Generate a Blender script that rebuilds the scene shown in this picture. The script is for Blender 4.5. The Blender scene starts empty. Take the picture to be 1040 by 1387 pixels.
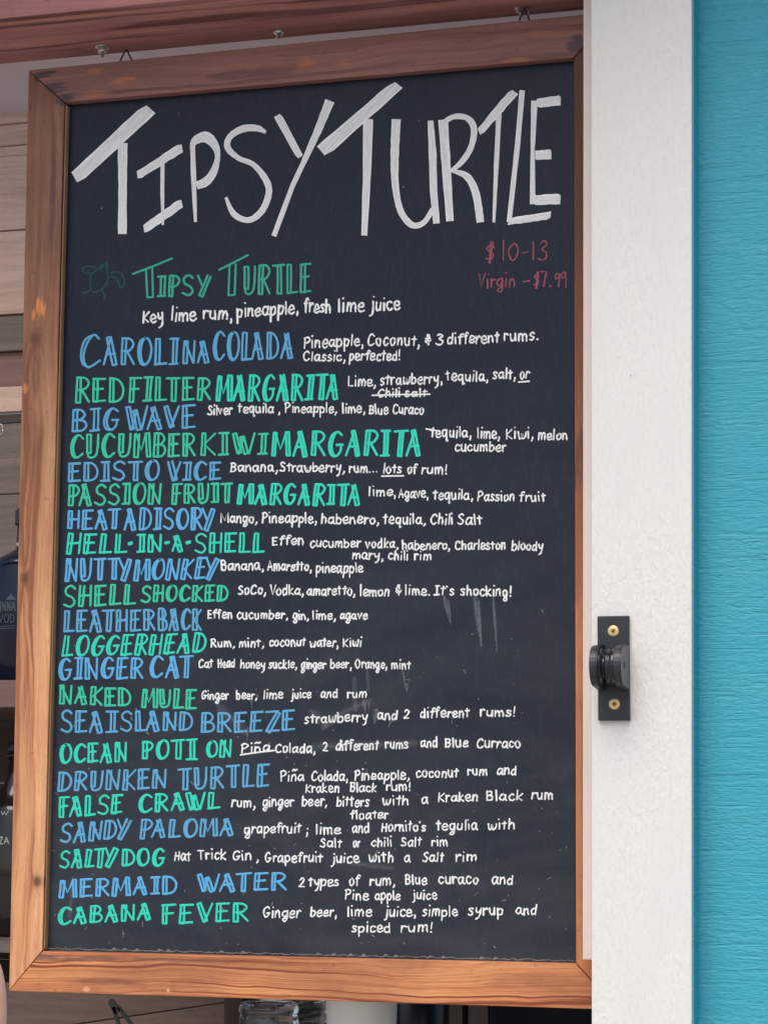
import bpy, bmesh, math, random
from mathutils import Vector, Euler, Matrix
random.seed(7)
R = math.radians

# ------------------------------------------------------------------ camera
BZ = 1.85                                    # height of the middle of the menu board above the deck
SHADE_D, SHADE_R = 0.34, 0.12                # how far the added shade slab reaches out, and how much it rises
scene = bpy.context.scene
col = scene.collection
CAM_LOC = Vector((0.6755, -2.0681, BZ - 0.2721))
CAM_ROT = Euler((1.6943, -0.0046, 0.2799), 'XYZ')
FPX = 3000.0
cd = bpy.data.cameras.new('camera'); cam = bpy.data.objects.new('camera', cd); col.objects.link(cam)
cam.location = CAM_LOC; cam.rotation_euler = CAM_ROT
cd.sensor_fit = 'VERTICAL'; cd.sensor_height = 36.0; cd.lens = FPX / 1387.0 * 36.0
cd.clip_start = 0.05; cd.clip_end = 500
scene.camera = cam

# ------------------------------------------------------------------ world, sun, exposure
SUN_EL, SUN_AZ = 56.0, 6.0                   # azimuth: degrees to the left of straight out from the wall
w = bpy.data.worlds.new('World'); scene.world = w; w.use_nodes = True
nt = w.node_tree; bg = nt.nodes['Background']
sky = nt.nodes.new('ShaderNodeTexSky'); sky.sky_type = 'NISHITA'; sky.sun_disc = False
sky.sun_elevation = R(SUN_EL); sky.sun_rotation = R(180 + SUN_AZ); sky.dust_density = 3.0; sky.air_density = 1.0
nt.links.new(sky.outputs[0], bg.inputs[0]); bg.inputs[1].default_value = 0.12
sl = bpy.data.lights.new('sun', 'SUN'); sun = bpy.data.objects.new('sun', sl); col.objects.link(sun)
sl.energy = 1.5; sl.angle = R(38); sl.color = (1.0, 0.95, 0.88)
sdir = Vector((-math.sin(R(SUN_AZ)) * math.cos(R(SUN_EL)), -math.cos(R(SUN_AZ)) * math.cos(R(SUN_EL)), math.sin(R(SUN_EL))))
sun.rotation_euler = (-sdir).to_track_quat('-Z', 'Y').to_euler()
sun.location = sdir * 20
vs = scene.view_settings
vs.view_transform = 'Standard'; vs.look = 'None'; vs.gamma = 1.0; vs.exposure = 0.42

# ------------------------------------------------------------------ helpers
CM = CAM_ROT.to_matrix()
def P(u, v, Y=0.0):
    """point on the plane y=Y that the photograph shows at (u, v)"""
    d = CM @ Vector(((u - 520) / FPX, (693.5 - v) / FPX, -1.0))
    t = (Y - CAM_LOC.y) / d.y
    return CAM_LOC + d * t
def PZ(u, v, Z):
    d = CM @ Vector(((u - 520) / FPX, (693.5 - v) / FPX, -1.0))
    return CAM_LOC + d * ((Z - CAM_LOC.z) / d.z)
def link(name, me, mat=None, parent=None, label=None, cat=None, group=None, kind=None):
    o = bpy.data.objects.new(name, me); col.objects.link(o)
    if mat is not None and me is not None:
        me.materials.append(mat)
    if parent: o.parent = parent
    tag(o, label, cat, group, kind)
    return o
def tag(o, label=None, cat=None, group=None, kind=None):
    if label: o['label'] = label
    if cat: o['category'] = cat
    if group: o['group'] = group
    if kind: o['kind'] = kind
def empty(name, label, cat, loc=(0, 0, 0), group=None):
    return link(name, None, label=label, cat=cat, group=group)      # things keep world coordinates in their meshes
def mesh(name, vs_, fs, uvs=None, smooth=False):
    me = bpy.data.meshes.new(name); me.from_pydata([tuple(v) for v in vs_], [], fs); me.update()
    if uvs is not None:
        ul = me.uv_layers.new(name='UVMap')
        for i, lp in enumerate(me.loops):
            ul.data[i].uv = uvs[lp.vertex_index]
    if smooth:
        for p in me.polygons: p.use_smooth = True
    return me
def fix(me):
    bm = bmesh.new(); bm.from_mesh(me); bmesh.ops.recalc_face_normals(bm, faces=bm.faces); bm.to_mesh(me); bm.free(); return me
def prism(quad, y0, y1, chamf=0.0, name='m', axis=0, uo=0.0, bev=0.0012):
    """solid with the front outline quad [(x,z)...] at y0 and back at y1; uv: u along the length, v across"""
    bm = bmesh.new()
    f = [bm.verts.new((p[0], y0, p[1])) for p in quad]; b = [bm.verts.new((p[0], y1, p[1])) for p in quad]
    n = len(quad)
    bm.faces.new(f); bm.faces.new(b[::-1])
    for i in range(n): bm.faces.new((f[i], b[i], b[(i + 1) % n], f[(i + 1) % n]))
    bmesh.ops.recalc_face_normals(bm, faces=bm.faces)
    if bev > 0:
        bmesh.ops.bevel(bm, geom=list(bm.edges), offset=bev, segments=2, affect='EDGES', profile=0.6)
    ul = bm.loops.layers.uv.new('UVMap')
    for fc in bm.faces:
        ny = abs(fc.normal.y)
        for lp in fc.loops:
            c = lp.vert.co
            a, d = (c.x, c.z) if axis == 0 else (c.z, c.x)
            if ny < 0.5: d = d + c.y * 0.9
            lp[ul].uv = (a + uo, d + uo * 0.37)
    me = bpy.data.meshes.new(name); bm.to_mesh(me); bm.free()
    return me
def box(x0, x1, y0, y1, z0, z1, axis=0, uo=0.0, bev=0.001):
    return prism([(x0, z0), (x1, z0), (x1, z1), (x0, z1)], y0, y1, axis=axis, uo=uo, bev=bev)
def lathe(prof, cx, cy, cz, seg=48, caps=True):
    vsl, fs = [], []
    for (r, z) in prof:
        for k in range(seg):
            a = 2 * math.pi * k / seg
            vsl.append((cx + r * math.cos(a), cy + r * math.sin(a), cz + z))
    for i in range(len(prof) - 1):
        for k in range(seg):
            k2 = (k + 1) % seg
            fs.append((i * seg + k, i * seg + k2, (i + 1) * seg + k2, (i + 1) * seg + k))
    if caps:
        fs.append(tuple(range(seg))[::-1]); fs.append(tuple((len(prof) - 1) * seg + k for k in range(seg)))
    return fix(mesh('lathe', vsl, fs, smooth=True))
def tube(pts, r, seg=10, name='tube'):
    pts = [Vector(p) for p in pts]; vsl, fs = [], []
    up = Vector((0.13, 0.9, 0.31)).normalized()
    for i, p in enumerate(pts):
        t = (pts[min(i + 1, len(pts) - 1)] - pts[max(i - 1, 0)]).normalized()
        a = t.cross(up).normalized(); b = t.cross(a)
        rr = r[i] if isinstance(r, (list, tuple)) else r
        for k in range(seg):
            an = 2 * math.pi * k / seg
            vsl.append(p + a * rr * math.cos(an) + b * rr * math.sin(an))
    for i in range(len(pts) - 1):
        for k in range(seg):
            k2 = (k + 1) % seg
            fs.append((i * seg + k, i * seg + k2, (i + 1) * seg + k2, (i + 1) * seg + k))
    fs.append(tuple(range(seg))); fs.append(tuple((len(pts) - 1) * seg + k for k in range(seg))[::-1])
    return fix(mesh(name, vsl, fs, smooth=True))

# ------------------------------------------------------------------ materials
def srgb(r, g, b):
    f = lambda c: (c / 255 / 12.92) if c / 255 <= 0.04045 else ((c / 255 + 0.055) / 1.055) ** 2.4
    return (f(r), f(g), f(b), 1)
class NT:
    def __init__(s, name):
        s.m = bpy.data.materials.new(name); s.m.use_nodes = True; s.t = s.m.node_tree
        s.b = s.t.nodes['Principled BSDF']; s.out = s.t.nodes['Material Output']
    def n(s, kind, **kw):
        nd = s.t.nodes.new(kind)
        for k, v in kw.items():
            if k.startswith('i_'):
                key = k[2:]
                key = int(key) if key.isdigit() else key.replace('_', ' ')
                nd.inputs[key].default_value = v
            else: setattr(nd, k, v)
        return nd
    def l(s, a, b): s.t.links.new(a, b)
    def coords(s, kind='UV', scale=(1, 1, 1), rot=(0, 0, 0), loc=(0, 0, 0)):
        tc = s.n('ShaderNodeTexCoord'); mp = s.n('ShaderNodeMapping')
        mp.inputs['Scale'].default_value = scale; mp.inputs['Rotation'].default_value = rot; mp.inputs['Location'].default_value = loc
        s.l(tc.outputs[kind], mp.inputs[0]); return mp.outputs[0]
    def noise(s, vec, scale, detail=4, rough=0.5, dist=0.0):
        nd = s.n('ShaderNodeTexNoise'); nd.inputs['Scale'].default_value = scale; nd.inputs['Detail'].default_value = detail
        nd.inputs['Roughness'].default_value = rough; nd.inputs['Distortion'].default_value = dist
        s.l(vec, nd.inputs['Vector']); return nd.outputs['Fac']
    def ramp(s, fac, stops, interp='LINEAR'):
        nd = s.n('ShaderNodeValToRGB'); cr = nd.color_ramp; cr.interpolation = interp
        while len(cr.elements) > 1: cr.elements.remove(cr.elements[-1])
        cr.elements[0].position = stops[0][0]; cr.elements[0].color = stops[0][1]
        for p, c in stops[1:]:
            e = cr.elements.new(p); e.color = c
        s.l(fac, nd.inputs[0]); return nd.outputs[0]
    def mix(s, fac, a, b, mode='MIX'):
        nd = s.n('ShaderNodeMix', data_type='RGBA', blend_type=mode)
        for sock, v in ((nd.inputs['Factor'], fac), (nd.inputs['A'], a), (nd.inputs['B'], b)):
            if isinstance(v, (int, float, tuple)): sock.default_value = v
            else: s.l(v, sock)
        return nd.outputs['Result']
    def math(s, op, a, b=0.0, c=None, clamp=False):
        nd = s.n('ShaderNodeMath', operation=op); nd.use_clamp = clamp
        for i, v in enumerate((a, b) if c is None else (a, b, c)):
            if isinstance(v, (int, float)): nd.inputs[i].default_value = v
            else: s.l(v, nd.inputs[i])
        return nd.outputs[0]
    def bump(s, h, strength=0.5, dist=0.001, prev=None):
        nd = s.n('ShaderNodeBump'); nd.inputs['Strength'].default_value = strength; nd.inputs['Distance'].default_value = dist
        s.l(h, nd.inputs['Height'])
        if prev is not None: s.l(prev, nd.inputs['Normal'])
        s.l(nd.outputs[0], s.b.inputs['Normal']); return nd.outputs[0]
    def set(s, color=None, rough=None, **kw):
        for key, v in (('Base Color', color), ('Roughness', rough)):
            if v is None: continue
            if isinstance(v, (int, float, tuple)): s.b.inputs[key].default_value = v
            else: s.l(v, s.b.inputs[key])
        for k, v in kw.items(): s.b.inputs[k.replace('_', ' ')].default_value = v
        return s.m
W1 = (1, 1, 1, 1); K0 = (0, 0, 0, 1)

def wood(name, dark, mid, light, grain=1.0, knots=(), patches=(), rough=0.55, stain=None, stain_amt=0.5, length_tone=None, contrast=0):
    """cedar board: UV u runs along the grain in metres; knots = (u, v, radius); patches = (u, v, ru, rv, colour)"""
    s = NT(name)
    tc = s.n('ShaderNodeTexCoord'); uv = tc.outputs['UV']
    sep = s.n('ShaderNodeSeparateXYZ'); s.l(uv, sep.inputs[0]); U, V = sep.outputs[0], sep.outputs[1]
    def dist2(u, v, ru, rv):
        a = s.math('DIVIDE', s.math('SUBTRACT', U, u), ru); b = s.math('DIVIDE', s.math('SUBTRACT', V, v), rv)
        return s.math('ADD', s.math('MULTIPLY', a, a), s.math('MULTIPLY', b, b))
    # large slow waviness of the growth rings
    wv = s.noise(s.coords('UV', (3.0, 9.0, 1)), 1.6, 3, 0.5)
    Vw = s.math('ADD', V, s.math('MULTIPLY', s.math('SUBTRACT', wv, 0.5), 0.028))
    kd = None
    for (u, v, r) in knots:
        d = dist2(u, v, r * 3.4, r * 1.5)
        g = s.math('DIVIDE', 1.0, s.math('ADD', 1.0, s.math('MULTIPLY', d, 2.2)))
        sgn = s.math('SUBTRACT', V, v)
        Vw = s.math('ADD', Vw, s.math('MULTIPLY', s.math('MULTIPLY', g, r * 1.5), s.math('SIGN', sgn)))
        kk = s.math('DIVIDE', 1.0, s.math('ADD', 1.0, s.math('POWER', dist2(u, v, r * 1.15, r * 0.8), 2.0)))
        kd = kk if kd is None else s.math('MAXIMUM', kd, kk)
    comb = s.n('ShaderNodeCombineXYZ'); s.l(s.math('MULTIPLY', U, 1.4), comb.inputs[0]); s.l(s.math('MULTIPLY', Vw, 95.0 * grain), comb.inputs[1])
    rings = s.noise(comb.outputs[0], 1.0, 5, 0.62, 0.25)
    comb2 = s.n('ShaderNodeCombineXYZ'); s.l(s.math('MULTIPLY', U, 6.0), comb2.inputs[0]); s.l(s.math('MULTIPLY', Vw, 420.0 * grain), comb2.inputs[1])
    fine = s.noise(comb2.outputs[0], 1.0, 4, 0.7)
    c = s.ramp(rings, [(0.28, dark), (0.44, mid), (0.56, mid), (0.74, light)] if not contrast else [(0.30, dark), (0.39, dark), (0.45, mid), (0.55, light), (0.62, mid), (0.72, light)])
    c = s.mix(s.ramp(fine, [(0.25, (0.62, 0.56, 0.54, 1)), (0.55, (1, 1, 1, 1)), (0.8, (1.12, 1.12, 1.12, 1))]), K0, c) if False else s.mix(0.55, c, s.ramp(fine, [(0.25, (0.5, 0.45, 0.43, 1)), (0.6, W1)]), 'MULTIPLY')
    blot = s.noise(s.coords('UV', (5, 14, 1), loc=(3.1, 1.7, 0)), 1.3, 4, 0.6)
    if stain is not None:
        c = s.mix(s.math('MULTIPLY', s.ramp(blot, [(0.4, K0), (0.68, W1)]), stain_amt), c, stain)
    if length_tone is not None:                    # (u0, u1, colour): tone multiplied in along the length
        u0, u1, bc = length_tone
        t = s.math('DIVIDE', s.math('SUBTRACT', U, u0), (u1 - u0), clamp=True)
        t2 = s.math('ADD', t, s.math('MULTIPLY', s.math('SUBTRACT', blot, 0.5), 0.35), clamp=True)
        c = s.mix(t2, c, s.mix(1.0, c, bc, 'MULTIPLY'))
    for (u, v, ru, rv, pc, amt) in patches:
        d = s.math('ADD', dist2(u, v, ru, rv), s.math('MULTIPLY', s.math('SUBTRACT', s.noise(s.coords('UV', (38, 260, 1)), 1.0, 4), 0.5), 3.6))
        g = s.math('MULTIPLY', s.math('SUBTRACT', 1.15, d, clamp=True), amt)
        c = s.mix(g, c, pc)
    if kd is not None:
        c = s.mix(s.math('MULTIPLY', kd, 0.85), c, (dark[0] * 0.35, dark[1] * 0.3, dark[2] * 0.4, 1))
    h = s.math('ADD', s.math('MULTIPLY', rings, 0.7), s.math('MULTIPLY', fine, 0.4))
    pore = s.ramp(s.noise(s.coords('UV', (60, 1500, 1)), 1.0, 2, .5), [(0.30, K0), (0.40, W1)])
    dent = s.ramp(s.noise(s.coords('UV', (90, 150, 1)), 1.0, 4, .6, .8), [(0.28, K0), (0.38, W1)])
    c = s.mix(0.30, c, pore, 'MULTIPLY'); c = s.mix(0.22, c, dent, 'MULTIPLY')
    h = s.math('ADD', h, s.math('MULTIPLY', dent, 0.5))
    s.bump(h, 0.5, 0.0012)
    return s.set(c, s.ramp(rings, [(0.3, (rough + .12,) * 3 + (1,)), (0.7, (rough - .05,) * 3 + (1,))]), Specular_IOR_Level=0.35)

def paint(name, base, mottle, vertical, strength, dist=0.0012, rough=0.5, spots=True):
    """paint brushed over rough-sawn timber"""
    s = NT(name)
    def sc(a, b): return (a, 1, b) if vertical else (b, 1, a)      # a: across the saw marks
    n1 = s.noise(s.coords('Object', sc(330, 22)), 1.0, 3, 0.55, 0.2)
    n2 = s.noise(s.coords('Object', (330, 1, 110) if vertical else (110, 1, 330)), 1.0, 3, 0.6, 0.6)
    n3 = s.noise(s.coords('Object', sc(16, 5)), 1.0, 3, 0.5)
    n4 = s.noise(s.coords('Object', (150, 1, 230) if vertical else (40, 1, 260)), 1.0, 4, 0.65, 0.4)
    n5 = s.noise(s.coords('Object', (8, 1, 120)), 1.0, 3, 0.6, 0.5)
    n2s = s.ramp(n2, [(0.36, K0), (0.5, (0.55, 0.55, 0.55, 1)), (0.66, W1)])
    mask = s.ramp(n3, [(0.40, K0), (0.60, W1)])
    h = s.mix(mask, s.mix(0.22, n1, n2s), s.mix(0.42, n4, n2s))
    if not vertical: h = s.mix(0.24, h, s.ramp(n5, [(0.36, K0), (0.46, W1), (0.56, W1), (0.66, (0.4, 0.4, 0.4, 1))]))
    s.bump(h, strength, dist)
    c = s.mix(s.math('MULTIPLY', s.ramp(n3, [(0.3, K0), (0.7, W1)]), 0.8), base, mottle)
    c = s.mix(0.22, c, s.ramp(h, [(0.2, (0.72, 0.72, 0.72, 1)), (0.5, W1)]), 'MULTIPLY')
    if spots:
        v = s.n('ShaderNodeTexVoronoi', feature='F1'); v.inputs['Scale'].default_value = 34
        s.l(s.coords('Object', (1, 1, 1)), v.inputs['Vector'])
        sp = s.math('MULTIPLY', s.math('LESS_THAN', v.outputs['Distance'], 0.028), 0.55)
        c = s.mix(sp, c, (0.12, 0.11, 0.10, 1))
    return s.set(c, rough, Specular_IOR_Level=0.4)

def plain(name, color, rough=0.5, metal=0.0, var=0.15, scale=40, bump=0.0, **kw):
    s = NT(name)
    n = s.noise(s.coords('Object'), scale, 4, 0.6)
    c = s.mix(var, color, s.ramp(n, [(0.3, (color[0] * .4, color[1] * .4, color[2] * .4, 1)), (0.7, (min(1, color[0] * 1.5), min(1, color[1] * 1.5), min(1, color[2] * 1.5), 1))]))
    if bump: s.bump(n, bump, 0.001)
    s.set(c, rough, Metallic=metal)
    for k, v in kw.items(): s.b.inputs[k.replace('_', ' ')].default_value = v
    return s.m

def ink(name, color, edge, alpha=1.0, streak=0.5, rough=0.6, st=(7, 22)):
    """chalk-marker ink: UV u runs across the stroke, v along it; a little board shows through thin streaks"""
    s = NT(name)
    uv = s.coords('UV', (1, 1, 1))
    n1 = s.noise(s.coords('UV', (st[0], st[1], 1)), 1.0, 3, 0.6)
    n2 = s.noise(s.coords('Object', (1, 1, 1)), 420, 3, 0.6)
    sep = s.n('ShaderNodeSeparateXYZ'); s.l(uv, sep.inputs[0])
    e = s.math('ABSOLUTE', s.math('SUBTRACT', sep.outputs[0], 0.5))       # 0 middle .. 0.5 edge
    ed = s.ramp(s.math('MULTIPLY', e, 2.0), [(0.55, K0), (0.9, W1)])
    c = s.mix(ed, color, edge)
    c = s.mix(s.math('MULTIPLY', s.ramp(n1, [(0.35, W1), (0.65, K0)]), streak), c, (color[0] * .45, color[1] * .45, color[2] * .48, 1))
    c = s.mix(s.math('MULTIPLY', s.ramp(n2, [(0.3, W1), (0.5, K0)]), streak * 0.5), c, (color[0] * .4, color[1] * .4, color[2] * .45, 1))
    if alpha < 1:
        s.b.inputs['Alpha'].default_value = alpha
    return s.set(c, rough, Specular_IOR_Level=0.25)

M = {}
# chalkboard: black-blue painted hardboard, wiped many times
s = NT('chalkboard_paint')
n1 = s.noise(s.coords('Object', (1, 1, 1)), 5, 5, 0.6, 0.4)
n2 = s.noise(s.coords('Object', (30, 1, 8), rot=(0, 0.5, 0)), 6, 4, 0.7, 1.5)
n3 = s.noise(s.coords('Object', (1, 1, 1)), 900, 2, 0.5)
c = s.mix(s.ramp(n1, [(0.3, K0), (0.75, W1)]), srgb(4, 17, 38), srgb(9, 22, 42))
c = s.mix(s.math('MULTIPLY', s.ramp(n2, [(0.5, K0), (0.8, W1)]), 0.14), c, srgb(80, 88, 104))
sp_ = s.n('ShaderNodeSeparateXYZ'); s.l(s.coords('Object'), sp_.inputs[0])
dz = s.math('DIVIDE', s.math('SUBTRACT', BZ + .18, sp_.outputs[2]), .55, clamp=True)     # lower board greyed by wiped-on chalk dust and a painted-in sheen
dn = s.noise(s.coords('Object', (3, 1, 7), rot=(0, .3, 0)), 2.2, 5, .62, 1.0)
c = s.mix(s.math('MULTIPLY', s.math('MULTIPLY', dz, s.ramp(dn, [(0.3, (.3, .3, .3, 1)), (0.7, W1)])), 0.13), c, srgb(146, 150, 150))
s.bump(n3, 0.12, 0.0004)
M['board'] = s.set(c, s.ramp(n1, [(0.3, (0.38,) * 3 + (1,)), (0.7, (0.5,) * 3 + (1,))]), Specular_IOR_Level=0.3)

M['ink_white'] = ink('white_marker_ink', srgb(236, 238, 238), srgb(246, 247, 247), 1, 0.12)
M['ink_title'] = ink('broad_white_marker_ink', srgb(232, 234, 236), srgb(255, 255, 255), 1, 0.42, st=(9, 0.7))
M['ink_green_dim'] = ink('thin_green_marker_ink', srgb(56, 172, 146), srgb(78, 190, 160), 1, 0.3)
M['ink_green'] = ink('green_marker_ink', srgb(56, 202, 164), srgb(76, 216, 180), 1, 0.28)
M['ink_teal'] = ink('bright_green_marker_ink', srgb(48, 218, 186), srgb(72, 232, 204), 1, 0.25)
M['ink_blue'] = ink('blue_marker_ink', srgb(92, 170, 214), srgb(116, 188, 228), 1, 0.3)
M['ink_blue_hi'] = ink('bright_blue_marker_ink', srgb(92, 178, 232), srgb(118, 194, 240), 1, 0.28)
M['ink_red'] = ink('faded_red_marker_ink', srgb(158, 84, 98), srgb(168, 92, 104), 1, 0.4)
M['ink_ghost'] = ink('wiped_green_marker_ink', srgb(34, 74, 76), srgb(38, 80, 82), 1, 0.45)

def smear(name, amt):
    s = NT(name)
    n = s.noise(s.coords('UV', (9, 4, 1)), 1.0, 5, 0.7)
    sep = s.n('ShaderNodeSeparateXYZ'); s.l(s.coords('UV'), sep.inputs[0])
    e = s.math('SUBTRACT', 1.0, s.math('MULTIPLY', s.math('ABSOLUTE', s.math('SUBTRACT', sep.outputs[0], 0.5)), 2.0), clamp=True)
    a = s.math('MULTIPLY', s.math('MULTIPLY', e, s.ramp(n, [(0.35, K0), (0.7, W1)])), amt, clamp=True)
    s.l(a, s.b.inputs['Alpha'])
    return s.set(srgb(190, 195, 205), 0.8)
M['smear'] = smear('chalk_smear', 0.42)
M['smear_solid'] = ink('dried_pale_paint', srgb(132, 130, 128), srgb(160, 158, 154), 1, .5)
M['smear_faint'] = smear('faint_chalk_smear', 0.2)

dk, md, lt = srgb(62, 36, 34), srgb(100, 62, 52), srgb(128, 84, 66)
def pz(u, v): q = P(u, v, -0.010); return q
def at0(u, v): q = pz(u, v); return (q.x, q.z)          # rails that run across: UV = (x, z)
def at1(u, v): q = pz(u, v); return (q.z, q.x)          # rails that run up: UV = (z, x)
OR, DKP = srgb(186, 112, 70), srgb(52, 44, 56)
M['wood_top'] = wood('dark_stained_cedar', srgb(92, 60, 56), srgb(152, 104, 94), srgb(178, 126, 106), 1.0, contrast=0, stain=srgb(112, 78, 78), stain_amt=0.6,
    patches=[(*at0(168, 110), .017, .0045, OR, .8), (*at0(128, 96), .010, .003, OR, .6), (*at0(125, 128), .018, .004, OR, .5), (*at0(415, 84), .009, .007, OR, .6), (*at0(465, 86), .012, .004, OR, .45), (*at0(700, 82), .016, .0035, OR, .55), (*at0(730, 45), .014, .0035, OR, .3),
             (*at0(75, 118), .016, .007, DKP, .75), (*at0(60, 100), .016, .0045, DKP, .8), (*at0(90, 134), .010, .006, DKP, .8), (*at0(340, 100), .05, .006, srgb(80, 56, 60), .5), (*at0(782, 60), .012, .012, DKP, .7)], rough=.45)
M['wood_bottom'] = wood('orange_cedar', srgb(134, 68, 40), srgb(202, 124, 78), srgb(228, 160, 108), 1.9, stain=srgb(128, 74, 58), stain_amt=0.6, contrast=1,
    patches=[(*at0(100, 1298), .07, .0035, srgb(92, 66, 66), .75), (*at0(250, 1301), .06, .0025, srgb(110, 80, 74), .6), (*at0(150, 1330), .05, .004, srgb(110, 62, 50), .5), (*at0(720, 1330), .05, .01, srgb(140, 84, 66), .4), (*at0(228, 1341), .002, .0025, srgb(240, 190, 150), .8), (*at0(118, 1340), .004, .003, srgb(235, 180, 140), .7)])
M['wood_left'] = wood('dark_to_light_cedar', srgb(158, 102, 68), srgb(216, 154, 108), srgb(232, 178, 130), 0.5, contrast=1,
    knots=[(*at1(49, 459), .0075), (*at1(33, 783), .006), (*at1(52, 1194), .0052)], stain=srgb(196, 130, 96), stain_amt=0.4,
    length_tone=(pz(50, 930).z, pz(60, 330).z, (0.31, 0.28, 0.36, 1)),
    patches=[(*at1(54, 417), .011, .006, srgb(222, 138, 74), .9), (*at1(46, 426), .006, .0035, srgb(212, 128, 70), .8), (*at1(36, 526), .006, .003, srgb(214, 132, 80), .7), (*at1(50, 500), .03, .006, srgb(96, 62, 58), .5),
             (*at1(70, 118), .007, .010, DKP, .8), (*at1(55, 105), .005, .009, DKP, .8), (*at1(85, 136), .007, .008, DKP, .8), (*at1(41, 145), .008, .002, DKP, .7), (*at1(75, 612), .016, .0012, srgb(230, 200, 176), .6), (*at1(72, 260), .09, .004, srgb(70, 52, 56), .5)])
M['wood_right'] = wood('reddish_cedar', srgb(150, 84, 56), srgb(200, 126, 84), srgb(214, 146, 100), 0.8, length_tone=(pz(785, 1100).z, pz(785, 280).z, (0.20, 0.19, 0.27, 1)),
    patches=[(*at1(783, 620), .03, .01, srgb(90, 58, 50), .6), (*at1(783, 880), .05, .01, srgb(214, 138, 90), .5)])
M['lit_edge'] = plain('painted_lit_edge', srgb(150, 116, 86), .6, var=.3, scale=30)
M['wood_header'] = wood('red_brown_stained_timber', srgb(112, 68, 68), srgb(180, 120, 118), srgb(204, 142, 130), 0.45, stain=srgb(150, 104, 112), stain_amt=0.5, contrast=1, rough=.6)
M['mitre'] = plain('old_stain_in_mitre', srgb(44, 36, 44), 0.7)
M['white'] = paint('white_painted_rough_timber', (0.73, 0.735, 0.705, 1), (0.79, 0.775, 0.74, 1), True, 0.65, 0.0014)
M['stop'] = paint('pinkish_white_painted_timber', srgb(214, 198, 190), srgb(222, 208, 202), True, 0.15, 0.0005)
M['teal'] = paint('turquoise_painted_plywood', srgb(52, 158, 180), srgb(66, 166, 186), False, 0.85, 0.0020, 0.5)
M['black_plastic'] = plain('black_cast_plastic', (0.022, 0.024, 0.032, 1), 0.42, var=.2, scale=300, bump=.08)
M['black_gloss'] = plain('black_glossy_roller', (0.015, 0.016, 0.02, 1), 0.18, scale=200, bump=.15)
M['brass'] = plain('brass_screw', (0.80, 0.56, 0.28, 1), 0.45, 0.6, var=.2, scale=400)
M['brass_dark'] = plain('screw_recess', (0.16, 0.07, 0.03, 1), 0.6)
M['steel'] = plain('galvanised_steel', (0.62, 0.62, 0.6, 1), 0.35, 0.9, scale=200)
M['wire'] = plain('dark_wire', (0.05, 0.05, 0.055, 1), 0.4, 0.7)
M['plank_pink'] = wood('pinkish_limed_plank', srgb(186, 154, 138), srgb(228, 198, 182), srgb(238, 212, 196), .25, rough=.7)
M['plank_brown'] = wood('brown_limed_plank', srgb(120, 92, 88), srgb(150, 120, 114), srgb(166, 136, 128), .25, rough=.7)
M['plank_grey'] = wood('greyish_plank', srgb(110, 98, 94), srgb(134, 122, 116), srgb(146, 134, 128), .25, rough=.7)
M['plank_dark'] = wood('dim_brown_plank', srgb(92, 76, 68), srgb(122, 102, 92), srgb(134, 114, 102), .25, rough=.7)
M['fascia'] = plain('mauve_painted_board', srgb(216, 194, 192), 0.6, var=.08, scale=8)
M['deck'] = plain('pale_weathered_deck', (0.42, 0.38, 0.33, 1), 0.8, var=.3, scale=6, bump=.2)
M['unseen_slab'] = plain('added_slab_and_ceiling_white', (0.6, 0.6, 0.58, 1), 0.6, var=.1, scale=10)
M['dark_room'] = plain('dark_painted_board', (0.03, 0.03, 0.035, 1), 0.8)

M['bottle_blue'] = plain('dark_blue_glass', (0.006, 0.014, 0.035, 1), 0.1, var=.2, scale=12, Specular_IOR_Level=.35)
M['bottle_dark'] = plain('near_black_glass', (0.018, 0.014, 0.014, 1), 0.08, var=.2, scale=12)
M['print_grey'] = plain('grey_print', srgb(88, 100, 118), .5)
M['print_white'] = plain('white_print', srgb(190, 188, 184), .5)
M['container'] = plain('pale_plastic', srgb(238, 238, 234), .5, var=.05)
M['navy'] = plain('navy_enamel', (0.012, 0.015, 0.032, 1), .3)
M['black_navy'] = plain('dark_interior_tone', (0.004, 0.005, 0.014, 1), .5)
M['plank_grey2'] = wood('grey_brown_upright', srgb(110, 98, 88), srgb(140, 126, 114), srgb(152, 138, 124), .4, rough=.7)
M['dark_brown'] = wood('dark_brown_timber', srgb(54, 42, 38), srgb(72, 58, 52), srgb(80, 66, 58), .4, rough=.7)
M['room_plank'] = wood('dark_room_plank', srgb(66, 56, 52), srgb(88, 76, 72), srgb(98, 86, 80), .3, rough=.7)
M['tongs'] = plain('dull_dark_metal', (0.05, 0.055, 0.045, 1), .45, .6, scale=200)
s = NT('clear_glass'); s.set((.93, .95, .95, 1), .03, Transmission_Weight=1.0, IOR=1.46); M['glass'] = s.m
s = NT('skin'); n1 = s.noise(s.coords('Object'), 90, 4, .6); s.bump(s.noise(s.coords('Object'), 900, 3, .6), .2, .0006)
s.set(s.mix(s.ramp(n1, [(.3, K0), (.7, W1)]), (0.90, 0.46, 0.30, 1), (0.95, 0.54, 0.38, 1)), .5, Subsurface_Weight=.25, Subsurface_Scale=.01); M['skin'] = s.m

# ------------------------------------------------------------------ the setting
Hs = 'structure'
o = link('ground', mesh('ground', [(-60, -80, 0), (60, -80, 0), (60, 40, 0), (-60, 40, 0)], [(0, 1, 2, 3)]), M['deck'], kind=Hs)

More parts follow.
